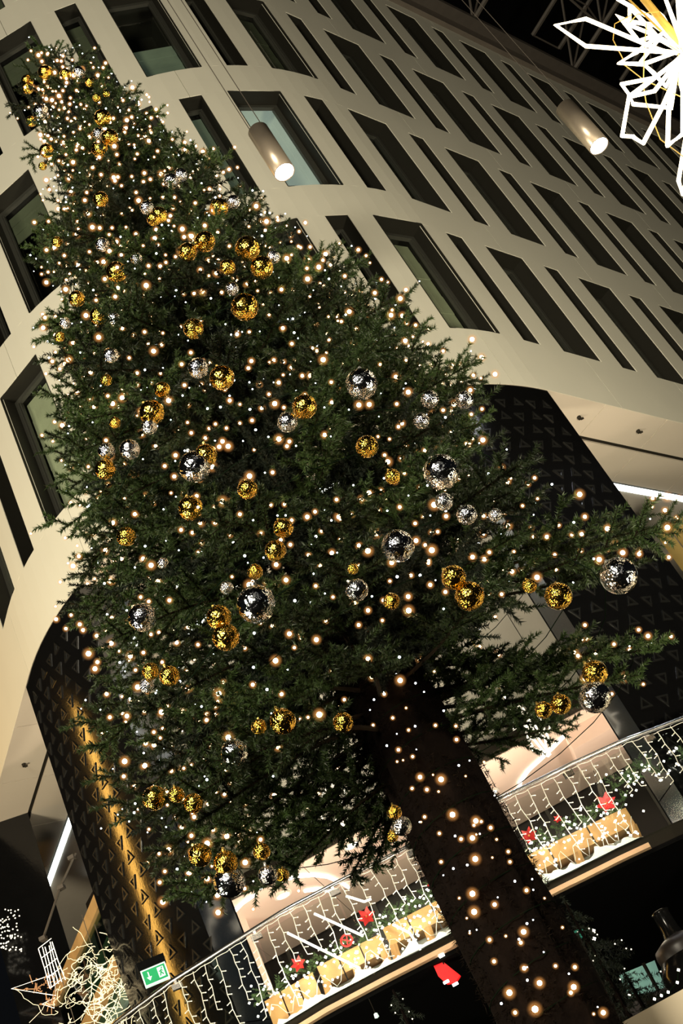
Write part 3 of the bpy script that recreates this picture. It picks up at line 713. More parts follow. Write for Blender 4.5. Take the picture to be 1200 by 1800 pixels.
# ------------------------------------------------------------------ exit sign
D = 15.4; c = at_d(273, 1714, D); e = empty('exit_sign', c, math.radians(16.8)); tag(e, 'small green emergency exit sign above the handrail by the golden-lit pillar', 'sign')
mb = MB(); mb.box((0, 0, 0), (0.30, 0.05, 0.20)); mb.build('housing', M['exit_white'], e)
mb = MB(); mb.box((0, -0.028, 0), (0.27, 0.012, 0.165)); pl = mb.build('green_plate', M['exit_green'], e)
mb = MB(); mb.box((-0.07, -0.036, 0.02), (0.012, 0.006, 0.07)); mb.add([(-0.1, -.038, -.005), (-.04, -.038, -.005), (-.07, -.038, -.05)], [(0, 1, 2)])
mb.build('down_arrow', M['exit_white'], pl)
mb = MB(); mb.box((0.075, -0.036, 0), (0.075, 0.006, 0.12)); mb.build('door_symbol', M['exit_white'], pl)
mb = MB(); mb.tube([(0.085, -.042, .03), (0.07, -.042, .0), (.055, -.042, -.045)], .008, 5); mb.tube([(0.07, -.042, 0), (0.095, -.042, -.04)], .008, 5); mb.tube([(.05, -.042, .005), (.08, -.042, .018), (.1, -.042, .0)], .006, 5); mb.lathe([(0, -.012), (.012, 0), (0, .012)], (.092, -.042, .043), 8)
mb.build('running_figure', M['exit_green'], pl)
mb = MB(); mb.box((0, 0.0, 0.15), (0.33, 0.08, 0.10)); mb.build('canopy', M['black'], e)
mb = MB(); mb.box((0, 0.2, 0.17), (0.05, 0.45, 0.04)); mb.build('bracket', M['black'], e)

# ------------------------------------------------------------------ pendant spotlights
def pendant(px, py, D, L, r, label):
    p = at_d(px, py, D); e = empty('pendant_spotlight', p); tag(e, label, 'lamp')
    mb = MB(); mb.lathe([(0, L), (r, L), (r, 0.0), (r * .92, -0.0), (r * .88, 0.03)], n=28); o = mb.build('cylinder_shade', M['steel_p'], e, smooth=False)
    o.data.polygons.foreach_set('use_smooth', [abs(q.normal.z) < .3 for q in o.data.polygons])
    mb = MB(); mb.lathe([(0, 0.012), (r * .9, 0.012)], n=28); mb.build('lens', M['lens'], e)
    mb = MB()
    for sx in (-1, 1): mb.tube([(sx * r * .6, 0, L), (sx * r * .6, 0, 33 - p.z)], 0.006, 4)
    mb.build('suspension_cable', M['truss'], e)
    l = bpy.data.lights.new('lamp_glow', 'SPOT'); l.energy = 300; l.color = (.92, .95, 1); l.spot_size = 1.6; l.shadow_soft_size = 0.1
    lo = bpy.data.objects.new('lamp_glow', l); COL.objects.link(lo); lo.parent = e; lo.location = (0, 0, -0.03)
    return e
M['steel_p'] = mat('pendant_steel', (0.62, 0.52, 0.40), 0.35, metal=0.7, noise=0.06)
pendant(500, 303, 12.0, 0.96, 0.145, 'steel cylinder pendant spotlight hanging before the second row of windows')
pendant(1053, 257, 15.0, 0.98, 0.150, 'steel cylinder pendant spotlight beside the light star at upper right')

# ------------------------------------------------------------------ light star
SD = 9.5
sc = at_d(1200, 92, SD)
star = empty('light_star'); tag(star, 'large spiky star of glowing white rope light hanging at the upper right corner', 'light star')
KT = [([(976, 44), (1029, 33), (1140, 80), (1190, 93), (1029, 81)], -.25), ([(1083, 27), (1106, 38), (1150, 44), (1198, 82), (1140, 66), (1122, 72), (1100, 44)], .15),
      ([(1085, -2), (1150, 35), (1200, 85), (1165, 30), (1106, -20)], .4), ([(1106, 12), (1106, 44), (1150, 62), (1196, 90), (1160, 70)], .55),
      ([(1087, 111), (1118, 92), (1165, 58), (1198, 88), (1130, 113)], -.1), ([(1126, 108), (1160, 66), (1200, 92), (1170, 152), (1148, 128)], .3),
      ([(1092, 148), (1150, 137), (1200, 95), (1150, 160), (1108, 170)], -.5), ([(1105, 170), (1093, 239), (1112, 240), (1130, 252), (1165, 185), (1200, 98)], -.35),
      ([(1108, 170), (1112, 183), (1180, 190), (1188, 130), (1200, 98)], .0), ([(1173, 256), (1175, 190), (1180, 150), (1200, 98), (1200, 235)], -.55),
      ([(1192, 318), (1200, 345), (1215, 270), (1203, 100), (1206, 235)], .2), ([(1170, 0), (1190, -30), (1205, 40), (1201, 88), (1185, 40)], -.3)]
for pts, dz in KT:
    P = []
    for (x, y) in pts:
        k = min(1, math.hypot(x - 1200, y - 92) / 200); P.append(at_d(x, y, SD + dz * k * 2))
    mb = MB(); mb.tube(P, 0.019, 6, closed=True); mb.build('kite_arm', M['rope'], star)
    Q = [sc * 2 - p for p in P]; mb = MB(); mb.tube(Q, 0.019, 6, closed=True); mb.build('kite_arm', M['rope'], star)
mb = MB()
for pts in ([(1110, 26), (1080, 42), (1077, 70), (1094, 103)], [(1136, 40), (1132, 90), (1130, 150), (1135, 180), (1160, 245), (1200, 275)], [(1094, 112), (1130, 140), (1200, 172)], [(1158, 20), (1120, 25), (1106, 40)], [(1192, 150), (1192, 90), (1176, 80)]):
    mb.tube([at_d(x, y, SD - .1) for x, y in pts], 0.005, 5)
mb.tube([sc, sc + Vector((0, 0, 10))], 0.01, 5)
mb.build('gold_cable', M['gold_wire'], star)
mb = MB(); mb.tube([at_d(1125, -10, SD), at_d(1215, 100, SD)], 0.035, 8); mb.build('core_rod', M['gold_wire'], star)
pl_ = point('star_glow', sc + Vector((0, -0.3, 0)), 30, (1, .85, .6), 0.4)

def small_star(polys, D, name, label, top):
    e = empty(name); tag(e, label, 'light star'); rnd = random.Random(3)
    for pts in polys:
        dd = D + rnd.uniform(-.22, .22)
        mb = MB(); mb.tube([at_d(x, y, dd + rnd.uniform(-.06, .06)) for x, y in pts], 0.016, 5); mb.build('kite_arm', M['rope_far'], e)
    p = at_d(*top, D); mb = MB(); mb.tube([p, p + Vector((0, 0, ZB - p.z - .02))], 0.008, 4); mb.build('cable', M['gold_wire'], e)
small_star([[(893, 1233), (903, 1257), (902, 1283), (925, 1268), (920, 1250), (905, 1240), (893, 1233)], [(918, 1245), (930, 1290), (962, 1329), (958, 1300), (930, 1262), (918, 1245)], [(912, 1240), (925, 1290), (935, 1318), (965, 1329)],
            [(935, 1252), (962, 1268), (966, 1281), (950, 1293), (935, 1265), (935, 1252)], [(932, 1306), (937, 1316), (958, 1322), (968, 1312), (955, 1295)], [(922, 1250), (940, 1290), (967, 1327)], [(929, 1300), (945, 1296)], [(880, 1215), (893, 1235)], [(940, 1240), (948, 1262), (968, 1308)]],
           15.6, 'hanging_star', 'narrow hanging star of white rope light right of the trunk', (880, 1215))
small_star([[(555, 1407), (575, 1425), (600, 1417), (602, 1404), (577, 1424)], [(563, 1428), (570, 1457), (598, 1460)], [(563, 1428), (580, 1424)], [(584, 1372), (587, 1402), (577, 1418)], [(575, 1378), (580, 1395), (570, 1410), (566, 1404), (575, 1378)], [(587, 1386), (603, 1386), (611, 1402), (597, 1407), (595, 1390)], [(590, 1440), (605, 1452), (625, 1448), (621, 1432), (606, 1452), (600, 1440)], [(612, 1452), (610, 1430), (622, 1440)]],
           15.6, 'hanging_star', 'small hanging star of white rope light left of the trunk among bough tips', (584, 1360))

# ------------------------------------------------------------------ lower deck, parapet, vase, small trees, red reflection
zp = EYE + 10.2 * math.tan(math.radians(10.3))
mb = MB(); mb.box((4.5, 10.35, zp - 0.75), (9.6, 0.3, 1.5)); struct(mb.build('wall_parapet', M['beige']))
mb = MB(); mb.box((4.5, 11.9, zp - 0.6), (9.6, 2.8, 0.2)); struct(mb.build('floor_deck', M['void']))
zdk = zp - 0.5
lp = MB(); wr = []
for i, (x, y) in enumerate([(1150, 1756), (1162, 1750), (1174, 1744), (1190, 1727), (1192, 1705)]):
    p = at_d(x, y, 10.35); wr.append(p); lp.lathe([(0, -.013), (.013, 0), (0, .013)], p, 6)
e = empty('ledge_lights'); tag(e, 'few warm lights along the top of the beige parapet by the black vase', 'string lights'); lp.build('bulbs', M['whitelit'], e, kind='stuff')
mb = MB(); mb.tube(wr, 0.004, 4); mb.build('wire', M['green_wire'], e)
# vase
vb = at_d(1200, 1700, 11.3); vz = lambda el: EYE + 11.3 * math.tan(math.radians(el)) - zdk
vx = math.radians(3.65); vp = Vector((math.sin(vx) * 11.3, math.cos(vx) * 11.3, zdk)); vp2 = vp
e = empty('bottle_vase', vp2); tag(e, 'tall black bottle-shaped vase with a brown shoulder band behind the beige parapet', 'vase')
r1 = 0.27
mb = MB(); mb.lathe([(0, 0), (r1 * .7, 0), (r1 * .9, vz(10.0)), (r1, vz(10.8)), (r1 * .86, vz(11.2)), (r1 * .80, vz(11.35))], n=32); mb.build('body', M['vase'], e, smooth=True)
mb = MB(); mb.lathe([(r1 * .80, vz(11.35)), (r1 * .82, vz(11.6)), (r1 * .78, vz(11.85)), (r1 * .5, vz(12.05)), (.09, vz(12.15))], n=32); mb.build('shoulder', M['vaseband'], e, smooth=True)
mb = MB(); mb.lathe([(.09, vz(12.15)), (.075, vz(12.4)), (.07, vz(13.1)), (.078, vz(13.2)), (.06, vz(13.24)), (.05, vz(13.1))], n=24); mb.build('neck', M['vase'], e, smooth=True)
# teal lit panel and dim glass
a, b, c_, d_ = at_d(1088, 1714, 12.9), at_d(1150, 1688, 12.9), at_d(1168, 1735, 12.9), at_d(1105, 1757, 12.9)
e = empty('lit_glass_panel'); tag(e, 'pale teal lit glass panel between the black vase and a small lit fir', 'panel')
def quad(pts, m, nm, par, th=0.03):
    V = [Vector(p) for p in pts]; V2 = [p + Vector((0, th, 0)) for p in V]; mb = MB()
    mb.add(V + V2, [(0, 1, 2, 3), (7, 6, 5, 4), (0, 4, 5, 1), (1, 5, 6, 2), (2, 6, 7, 3), (3, 7, 4, 0)]); return mb.build(nm, m, par)
quad([a, b, c_, d_], M['teal'], 'lit_pane', e)
mb = MB(); mb.tube([at_d(1130, 1693, 12.85), at_d(1157, 1742, 12.85)], 0.018, 5); mb.build('mullion', M['slot'], e)
mb = MB(); mb.beam(Vector(((d_.x + c_.x) / 2, 12.9, zdk)), Vector(((d_.x + c_.x) / 2, 12.9, c_.z)), 0.1, 0.1); mb.build('stand', M['slot'], e)
e = empty('teal_lamp'); tag(e, 'small teal glowing lamp with two white bulbs right of the trunk under the balcony', 'lamp')
quad([at_d(1000, 1638, 13.3), at_d(1026, 1632, 13.3), at_d(1022, 1648, 13.3), at_d(1008, 1650, 13.3)], M['tealdim'], 'shade', e)
for (x, y) in ((1043, 1636), (1044, 1650)):
    mb = MB(); mb.lathe([(0, -.02), (.02, 0), (0, .02)], at_d(x, y, 13.3), 8); mb.build('bulb', M['whitelit'], e)
p0 = at_d(1012, 1640, 13.3); mb = MB(); mb.tube([Vector((p0.x, p0.y, zdk)), p0], 0.02, 6); mb.build('stand', M['slot'], e)
# red reflection under the balcony, built as glowing faces
e = empty('red_sign'); tag(e, 'glowing red angular reflection below the balcony left of the trunk', 'sign')  # red_sign stands in for the reflection
quad([at_d(762, 1698, 14.1), at_d(779, 1691, 14.1), at_d(808, 1714, 14.1), at_d(800, 1727, 14.1), ][:4], M['redlit'], 'red_face', e, 0.06)
quad([at_d(762, 1698, 14.09), at_d(800, 1727, 14.09), at_d(784, 1729, 14.09), at_d(770, 1716, 14.09)], M['redlit'], 'red_face', e, 0.06)
for (x, y) in ((784, 1726), (800, 1730), (776, 1680)):
    mb = MB(); mb.box(at_d(x, y, 14.0), (.06, .03, .022)); mb.build('small_lamp', M['whitelit'], e)
p0 = at_d(780, 1695, 14.1); mb = MB(); mb.tube([p0, Vector((p0.x, p0.y, ZF - .075))], 0.008, 4); mb.build('added_hanger', M['slot'], e)
# pale glowing drop on a cord under the balcony
p = at_d(661, 1785, 14.1); mb = MB(); mb.lathe([(0, -.03), (.025, -.02), (.02, .02), (0, .03)], p, 10); o = mb.build('hanging_glow', M['exit_white']); tag(o, 'single pale glowing drop hanging in the dark under the balcony', 'lamp')
mb = MB(); mb.tube([p, Vector((p.x, p.y, ZF - 0.075))], 0.004, 4); mb.build('cord', M['slot'], o)

# ------------------------------------------------------------------ the big tree
rng = np.random.default_rng(17); random.seed(17)
TA = math.radians(-2.25); TD = 9.0
TX, TY = math.sin(TA) * TD, math.cos(TA) * TD
PROF = [(3.1, 2.0), (4.0, 2.35), (5.0, 2.2), (6.3, 2.0), (7.8, 1.72), (9.0, 1.38), (10.35, 1.08), (11.5, 0.74), (12.4, 0.56), (13.0, 0.42)]
def prof(z):
    z -= EYE
    if z <= PROF[0][0]: return PROF[0][1]
    for a, b in zip(PROF[:-1], PROF[1:]):
        if z <= b[0]: return a[1] + (b[1] - a[1]) * (z - a[0]) / (b[0] - a[0])
    return PROF[-1][1]
tree = empty('christmas_tree', (TX, TY, 0)); tag(tree, 'huge fir Christmas tree leaning across the picture with gold and silver baubles', 'tree')
tb = Vector((TX, TY, 0))
# trunk
mb = MB(); NR = 40; NS = 36; V = []; F = []
for i in range(NR):
    z = i / (NR - 1) * 14.2; rr = 0.40 * (1 - z / 14.8) ** 0.55 + 0.02 if z > 5.5 else 0.335 + 0.02 * (5.5 - z) / 5.5
    if z > 5.5: rr = 0.335 * (1 - (z - 5.5) / 8.9)
    for k in range(NS):
        a = 2 * math.pi * k / NS; q = rr * (1 + 0.06 * math.sin(a * 7 + z * .7) + 0.05 * math.sin(a * 13 - z * 1.3) + random.uniform(-.03, .03)); V.append((q * math.cos(a), q * math.sin(a), z))
for i in range(NR - 1):
    for k in range(NS): F.append((i * NS + k, i * NS + (k + 1) % NS, (i + 1) * NS + (k + 1) % NS, (i + 1) * NS + k))
F.append(tuple((NR - 1) * NS + k for k in range(NS)))
mb.add(V, F); trunk = mb.build('trunk', M['bark'], tree, smooth=True)
pairs = []
for i in range(2600):
    z = random.uniform(1.5, 7.5); a = random.uniform(0, 2 * math.pi); r = 0.335
    p = np.array((r * math.cos(a), r * math.sin(a), z)); d = np.array((math.cos(a) * .05, math.sin(a) * .05, -random.uniform(.03, .12)))
    pairs.append((p - d * .2, p + d))
link('trunk_needles', tri_mesh('trunk_needles', needles_mesh(pairs, 90, 0.04, 0.007, rng), M['barkneedle']), trunk, kind='stuff')

# bough prototypes (along +X, needles in all directions, flat fan)
def proto(L, seed):
    r = np.random.default_rng(seed); stem = MB(); segs = []; tips = []
    def P(t): return np.array((L * t, 0.03 * L * math.sin(t * 5 + seed), -0.10 * L * t * t))
    main = [P(i / 8) for i in range(9)]
    stem.tube([Vector(p) for p in main], [0.022 * (1 - i / 9.5) for i in range(9)], 5)
    t0 = max(0.1, 1 - 1.3 / L)
    for i in range(8):
        if (i + 1) / 8 > t0: segs.append((main[i], main[i + 1]))
    tips.append(main[-1])
    n = int((L * (1 - t0)) / 0.105)
    for k in range(n):
        t = t0 + (1 - t0) * (k + 0.6) / n * 0.97; b = P(t); sg = 1 if k % 2 else -1
        ln = (0.16 + 0.34 * min(1, (1 - t) * L / 0.9)) * r.uniform(.8, 1.15); an = r.uniform(.65, 1.0)
        e = b + np.array((math.cos(an) * ln, sg * math.sin(an) * ln, r.uniform(-.12, .22) * ln * 2)); segs.append((b, e)); tips.append(e)
        stem.tube([Vector(b), Vector(e)], [.008, .003], 3)
        m = int(ln / 0.125)
        for q in range(m):
            tt = (q + .6) / (m + .3); c = b + (e - b) * tt; a2 = math.atan2(e[1] - b[1], e[0] - b[0]) + (1 if q % 2 else -1) * r.uniform(.6, .95); l2 = r.uniform(.10, .19)
            e2 = c + np.array((math.cos(a2) * l2, math.sin(a2) * l2, r.uniform(-.05, .08))); segs.append((c, e2)); tips.append(e2)
        if r.random() < .7:   # sprig standing up or hanging
            l3 = r.uniform(.10, .2); e3 = b + np.array((l3 * .6, r.uniform(-.05, .05), l3 * r.choice((-.8, .8, .9)))); segs.append((b, e3)); tips.append(e3)
    V = needles_mesh(segs, 560, 0.040, 0.0098, r, 0.8)
    return stem.mesh('bough', M['twig']), tri_mesh('needles', V, M['needle']), np.array(tips), V
LENS = [0.55, 0.85, 1.2, 1.6, 2.1, 2.6]
PROTO = [[proto(L, 31 * i + 7 * k) for k in range(3)] for i, L in enumerate(LENS)]
ALLTIPS = []
def bough_matrix(root, tip, roll):
    d = tip - root; L = d.length; i = min(range(len(LENS)), key=lambda q: abs(math.log(LENS[q] / L)))
    s = L / LENS[i] / 1.005; x = d.normalized(); z = Vector((0, 0, 1)); y = z.cross(x)
    if y.length < .05: y = Vector((0, 1, 0))
    y.normalize(); z = x.cross(y); R = Matrix((x, y, z)).transposed().to_4x4() @ Matrix.Rotation(roll, 4, 'X') @ Matrix.Rotation(-0.08, 4, 'Y')
    return i, Matrix.Translation(root) @ R @ Matrix.Scale(s, 4)
YMAX = [(60, 1080), (110, 1110), (150, 1290), (200, 1420), (300, 1545), (480, 1545), (520, 1440), (600, 1425), (640, 1370), (700, 1200), (760, 1180), (830, 1220), (870, 1185), (960, 1215), (1010, 1245), (1160, 1130), (1220, 930)]
_B = np.array([list(CR), list(CU), list(CF)])
def proj(P):
    c = (P - np.array((0, 0, EYE))) @ _B.T
    return 600 + FPX * c[:, 0] / c[:, 2], 900 - FPX * c[:, 1] / c[:, 2]
def blocked(MX, i, k):
    A = np.array(MX); x, y = proj(PROTO[i][k][2] @ A[:3, :3].T + A[:3, 3] + np.array((TX, TY, 0)))
    low = y - np.interp(x, [a for a, b in YMAX], [b for a, b in YMAX])
    return (low > 12).sum() > 4 or ((x > 872) & (x < 1000) & (y > 1064) & (y < 1116)).sum() > 1 or ((x > 575) & (x < 615) & (y > 815) & (y < 845)).sum() > 1
def add_bough(root, tip, roll, part=True, acc=None, check=False):
    i, MX = bough_matrix(root, tip, roll); k = random.randrange(3)
    if check and blocked(MX, i, k): return False
    st, nd, tips, V = PROTO[i][k]
    A = np.array(MX); wt = tips @ A[:3, :3].T + A[:3, 3]; ALLTIPS.append(wt)
    if part:
        o = link('bough', st, tree, M=MX); n = link('needles', nd, o); n['kind'] = 'stuff'
    else: acc.append(V[:len(V) // 3 // 2 * 3] @ A[:3, :3].T + A[:3, 3])
    return True
nb = 0
# named silhouettes: (tip pixel, distance offset)
SIL = [(1192, 905, 0), (1165, 925, -.3), (1120, 985, .1), (1160, 1130, 0), (1120, 1180, -.2), (1060, 1200, .1), (1000, 1265, 0), (985, 1280, -.2), (905, 868, 0), (925, 880, -.3), (850, 705, 0), (845, 745, -.2), (830, 690, .2), (765, 612, 0), (740, 640, -.3), (800, 650, .2),
       (712, 520, 0), (690, 545, -.2), (690, 625, 0), (640, 455, .1), (600, 465, -.2), (480, 380, 0), (450, 370, .2), (375, 310, 0), (335, 280, 0), (250, 210, 0), (210, 150, 0), (160, 85, 0), (55, 90, 0), (90, 85, .1), (20, 190, 0), (48, 130, 0),
       (50, 270, 0), (55, 440, 0), (60, 465, -.1), (80, 400, .1), (75, 575, 0), (85, 640, 0), (105, 770, -.1), (95, 800, 0), (120, 815, .1), (150, 870, 0), (145, 945, 0), (150, 985, -.2), (133, 1010, .1), (125, 1070, 0), (140, 1085, -.2), (240, 1120, 0),
       (150, 1275, 0), (165, 1310, -.2), (180, 1200, .1), (190, 1370, 0), (205, 1415, -.2), (235, 1440, .1), (290, 1520, 0), (310, 1560, -.2), (330, 1575, -.3), (370, 1560, .1), (430, 1550, 0), (480, 1545, -.1), (470, 1565, -.3), (540, 1440, -.2), (610, 1540, .3), (650, 1525, .35), (640, 1440, .2), (720, 1490, .4), (700, 1440, .6), (560, 1380, .3), (800, 1130, -.4), (832, 1165, 0), (862, 1150, -.2), (905, 1165, .2), (945, 1175, -.2), (785, 1180, .3), (985, 1185, 0), (852, 1085, -.5), (815, 1075, -.3), (770, 1120, 0), (840, 1110, .3)]
for (x, y, dd) in SIL:
    tip = at_d(x, y, TD + dd) - tb; h = math.hypot(tip.x, tip.y); zr = tip.z + (0.25 + 0.16 * h if tip.z < 9 else 0.1 * h - .1)
    if tip.z > 13.6: zr = tip.z - 0.35
    add_bough(Vector((tip.x * .06, tip.y * .06, zr)), tip, random.uniform(-.4, .4)); nb += 1
dense = []
while nb < 300:
    z = EYE + 3.75 + 9.4 * random.random() ** 1.12
    a = random.uniform(-math.pi, math.pi)
    if abs(a) > 2.1 and random.random() < .72: continue
    R = prof(z) * random.uniform(.82, 1.0)
    if abs(math.sin(a)) > .75 and z < EYE + 6.2: R *= 0.86
    ang = a - math.pi / 2 - TA * 0; tip = Vector((R * math.cos(ang), R * math.sin(ang), z - (0.0 if z > EYE + 5.5 else random.uniform(0, .35))))
    ok = all((tip - q).length > 0.27 for q in dense)
    if not ok and random.random() < .9: continue
    zr = tip.z + (0.2 + 0.14 * R if z < EYE + 9 else -0.05)
    if add_bough(Vector((tip.x * .05, tip.y * .05, zr)), tip, random.uniform(-.5, .5), check=True): dense.append(tip); nb += 1
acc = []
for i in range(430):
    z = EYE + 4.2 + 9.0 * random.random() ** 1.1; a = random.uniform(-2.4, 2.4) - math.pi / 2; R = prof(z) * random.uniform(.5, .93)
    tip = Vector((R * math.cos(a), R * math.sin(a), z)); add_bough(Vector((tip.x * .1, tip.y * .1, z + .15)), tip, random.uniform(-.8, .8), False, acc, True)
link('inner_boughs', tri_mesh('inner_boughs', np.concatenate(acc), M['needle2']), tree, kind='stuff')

# ------------------------------------------------------------------ fairy lights on the tree
tips = np.concatenate(ALLTIPS) + np.array((TX, TY, 0)); camp = np.array((0, 0, EYE))
h = np.hypot(tips[:, 0] - TX, tips[:, 1] - TY); pr = np.array([prof(z) for z in tips[:, 2]])
front = ((tips[:, 0] - TX) * TX + (tips[:, 1] - TY) * TY) / TD
keep = (h > pr * .55) & (front < 0.6 * pr) & (tips[:, 2] > EYE + 3.4)
cand = tips[keep]; rng.shuffle(cand)
# thin out so that density is even in the picture; denser and finer towards the top
sel = []; cell = {}; dens = {}
rr = np.linalg.norm(cand - camp, axis=1)
for p, d in zip(cand, rr):
    v = Vector(p) - Vector(camp); zc = v.dot(CF); x = 600 + FPX * v.dot(CR) / zc; y = 900 - FPX * v.dot(CU) / zc
    if not (-20 < x < 1220 and -20 < y < 1820): continue
    gap = 9 + 8 * min(1, max(0, (y - 250) / 900)) 
    key = (int(x / gap), int(y / gap))
    pk = (int(x / 46), int(y / 46)); dens.setdefault(pk, random.uniform(.12, .72))
    if key in cell or random.random() < dens[pk]: continue
    cell[key] = 1; sel.append((Vector(p), y))
    if len(sel) >= 2000: break
strings = empty('tree_fairy_lights', (0, 0, 0)); tag(strings, 'warm white fairy lights wound all over the crown of the big tree', 'string lights')
def ico(r, sub=1):
    mb = MB(); t = (1 + 5 ** .5) / 2
    v = [Vector(p).normalized() * r for p in ((-1, t, 0), (1, t, 0), (-1, -t, 0), (1, -t, 0), (0, -1, t), (0, 1, t), (0, -1, -t), (0, 1, -t), (t, 0, -1), (t, 0, 1), (-t, 0, -1), (-t, 0, 1))]
    f = [(0, 11, 5), (0, 5, 1), (0, 1, 7), (0, 7, 10), (0, 10, 11), (1, 5, 9), (5, 11, 4), (11, 10, 2), (10, 7, 6), (7, 1, 8), (3, 9, 4), (3, 4, 2), (3, 2, 6), (3, 6, 8), (3, 8, 9), (4, 9, 5), (2, 4, 11), (6, 2, 10), (8, 6, 7), (9, 8, 1)]
    for _ in range(sub):
        nf = []; cache = {}
        def mid(a, b):
            k = (min(a, b), max(a, b))
            if k not in cache: cache[k] = len(v); v.append(((v[a] + v[b]) / 2).normalized() * r)
            return cache[k]
        for (a, b, c) in f:
            x, y, z = mid(a, b), mid(b, c), mid(c, a); nf += [(a, x, z), (b, y, x), (c, z, y), (x, y, z)]
        f = nf
    mb.v = [tuple(p) for p in v]; mb.f = f; mb.m = [0] * len(f); return mb
core = ico(1, 1); cap = ico(1, 2)  # second sphere is the shell that carries the added lens halo
warm_m = core.mesh('bulb', M['bulb'], True); halo_m = cap.mesh('bulb_cap', M['halo'], True); cool_m = core.mesh('bulb', M['bulbcool'], True)  # bulb_cap is the shell of the added lens halo
def bulb(parent, p, r, cool=False):
    o = link('bulb', cool_m if cool else warm_m, parent, M=Matrix.Translation(p) @ Matrix.Scale(r, 4))
    if not cool: link('bulb_cap', halo_m, o, M=Matrix.Scale(3.0, 4))  # bulb_cap: added lens halo, no real cap
    return o
random.seed(23)
toc = lambda p: (Vector((0, 0, EYE)) - p).normalized()
big = []; rest = []
for (p, y) in sel:
    out = Vector((p.x - TX, p.y - TY, 0)); out = out.normalized() if out.length > .01 else out
    q = p + out * .03 + Vector((0, 0, random.uniform(-.04, .02)))
    cool = random.random() < .30
    r = random.choice((.005, .006, .007, .009)) if cool else random.choice((.008, .010, .011, .012, .014, .018))
    rest.append((q, r, cool))
rest.sort(key=lambda t: -t[1] / (t[0] - Vector((0, 0, EYE))).length)
nwarm = 0; W_, C_, G_ = MB(), MB(), MB(); used = 0
low = ico(1, 0)
for (q, r, cool) in rest:
    if used < 300: bulb(strings, q, r, cool); used += 1
    else:
        (C_ if cool else W_).add([Vector(v) * r + q for v in core.v], core.f)
        if not cool: G_.add([Vector(v) * r * 3.0 + q for v in cap.v], cap.f)  # added lens halo shells
W_.build('warm_bulbs', M['bulb'], strings, True, 'stuff'); C_.build('cool_bulbs', M['bulbcool'], strings, True, 'stuff'); G_.build('bulb_halos', M['halo'], strings, True, 'stuff')
mb = MB(); mb.tube([Vector((TX + prof(z) * .78 * math.cos(t), TY + prof(z) * .78 * math.sin(t), z)) for t, z in [(i * .25, EYE + 3.9 + i * 9.0 / 560) for i in range(560)]], 0.004, 4); mb.build('wire', M['green_wire'], strings)
# trunk lights
ts = empty('trunk_fairy_lights'); tag(ts, 'warm fairy lights wound round the bare dark trunk below the crown', 'string lights')
TR = [(653, 1167, 8), (653, 1190, 7), (703, 1196, 9), (737, 1160, 6), (675, 1220, 5), (738, 1366, 7), (775, 1370, 9), (724, 1386, 4), (750, 1388, 5), (795, 1432, 9), (746, 1436, 4), (836, 1443, 8), (862, 1455, 5), (810, 1475, 5), (830, 1473, 8), (772, 1465, 4), (835, 1510, 9), (775, 1515, 4), (896, 1515, 4), (893, 1497, 4), (830, 1571, 9), (869, 1590, 6), (833, 1603, 9), (925, 1565, 5), (920, 1638, 8), (915, 1657, 5), (860, 1652, 5), (868, 1690, 5), (921, 1702, 6), (895, 1745, 9), (948, 1728, 8), (1008, 1735, 8), (1003, 1745, 5), (976, 1698, 4), (940, 1774, 10), (1010, 1700, 5), (1060, 1780, 7), (905, 1780, 5), (690, 1262, 4), (700, 1318, 5), (765, 1275, 4), (802, 1300, 5), (725, 1330, 4), (690, 1125, 6), (640, 1110, 6), (745, 1105, 5), (605, 1230, 5)]
for (x, y, r) in TR: bulb(ts, at_d(x, y, TD - .40), r * .0019 + .001)
for i in range(60):
    y = random.uniform(1180, 1790); x = 600 + (y - 1200) * .45 + random.uniform(20, 195)
    bulb(ts, at_d(x, y, TD - .37), random.choice((.005, .006, .008)), random.random() < .6)
mb = MB(); mb.tube([Vector((TX + .36 * math.cos(t), TY + .36 * math.sin(t), z)) for t, z in [(i * .3, 1.5 + i * 5.5 / 400) for i in range(400)]], 0.004, 4); mb.build('wire', M['green_wire'], ts)

# ------------------------------------------------------------------ baubles
bm_ = MB(); NP = 14; bm_.lathe([(math.sin(math.pi * i / NP), -math.cos(math.pi * i / NP)) for i in range(NP + 1)], n=28)
bg, bs = bm_.mesh('bauble', M['gold'], True), bm_.mesh('bauble', M['silver'], True)
cp = MB(); cp.lathe([(.17, .96), (.17, 1.12), (0, 1.14)], n=14); cp.tube([(math.cos(a) * .08, 0, 1.2 + math.sin(a) * .08) for a in [k * math.pi / 5 for k in range(10)]], .02, 5, closed=True)
cg, cs = cp.mesh('cap', M['goldcap']), cp.mesh('cap', M['silvcap'])
def surf(px, py):
    d = ray(px, py); best = None; t = 5.0
    while t < 17:
        p = Vector((0, 0, EYE)) + d * t; hh = math.hypot(p.x - TX, p.y - TY)
        lim = prof(p.z) * .93; g = hh - lim
        if g < 0 and EYE + 3.0 < p.z < EYE + 13.4: return p
        if best is None or g < best[0]: best = (g, p)
        t += .04
    return best[1]
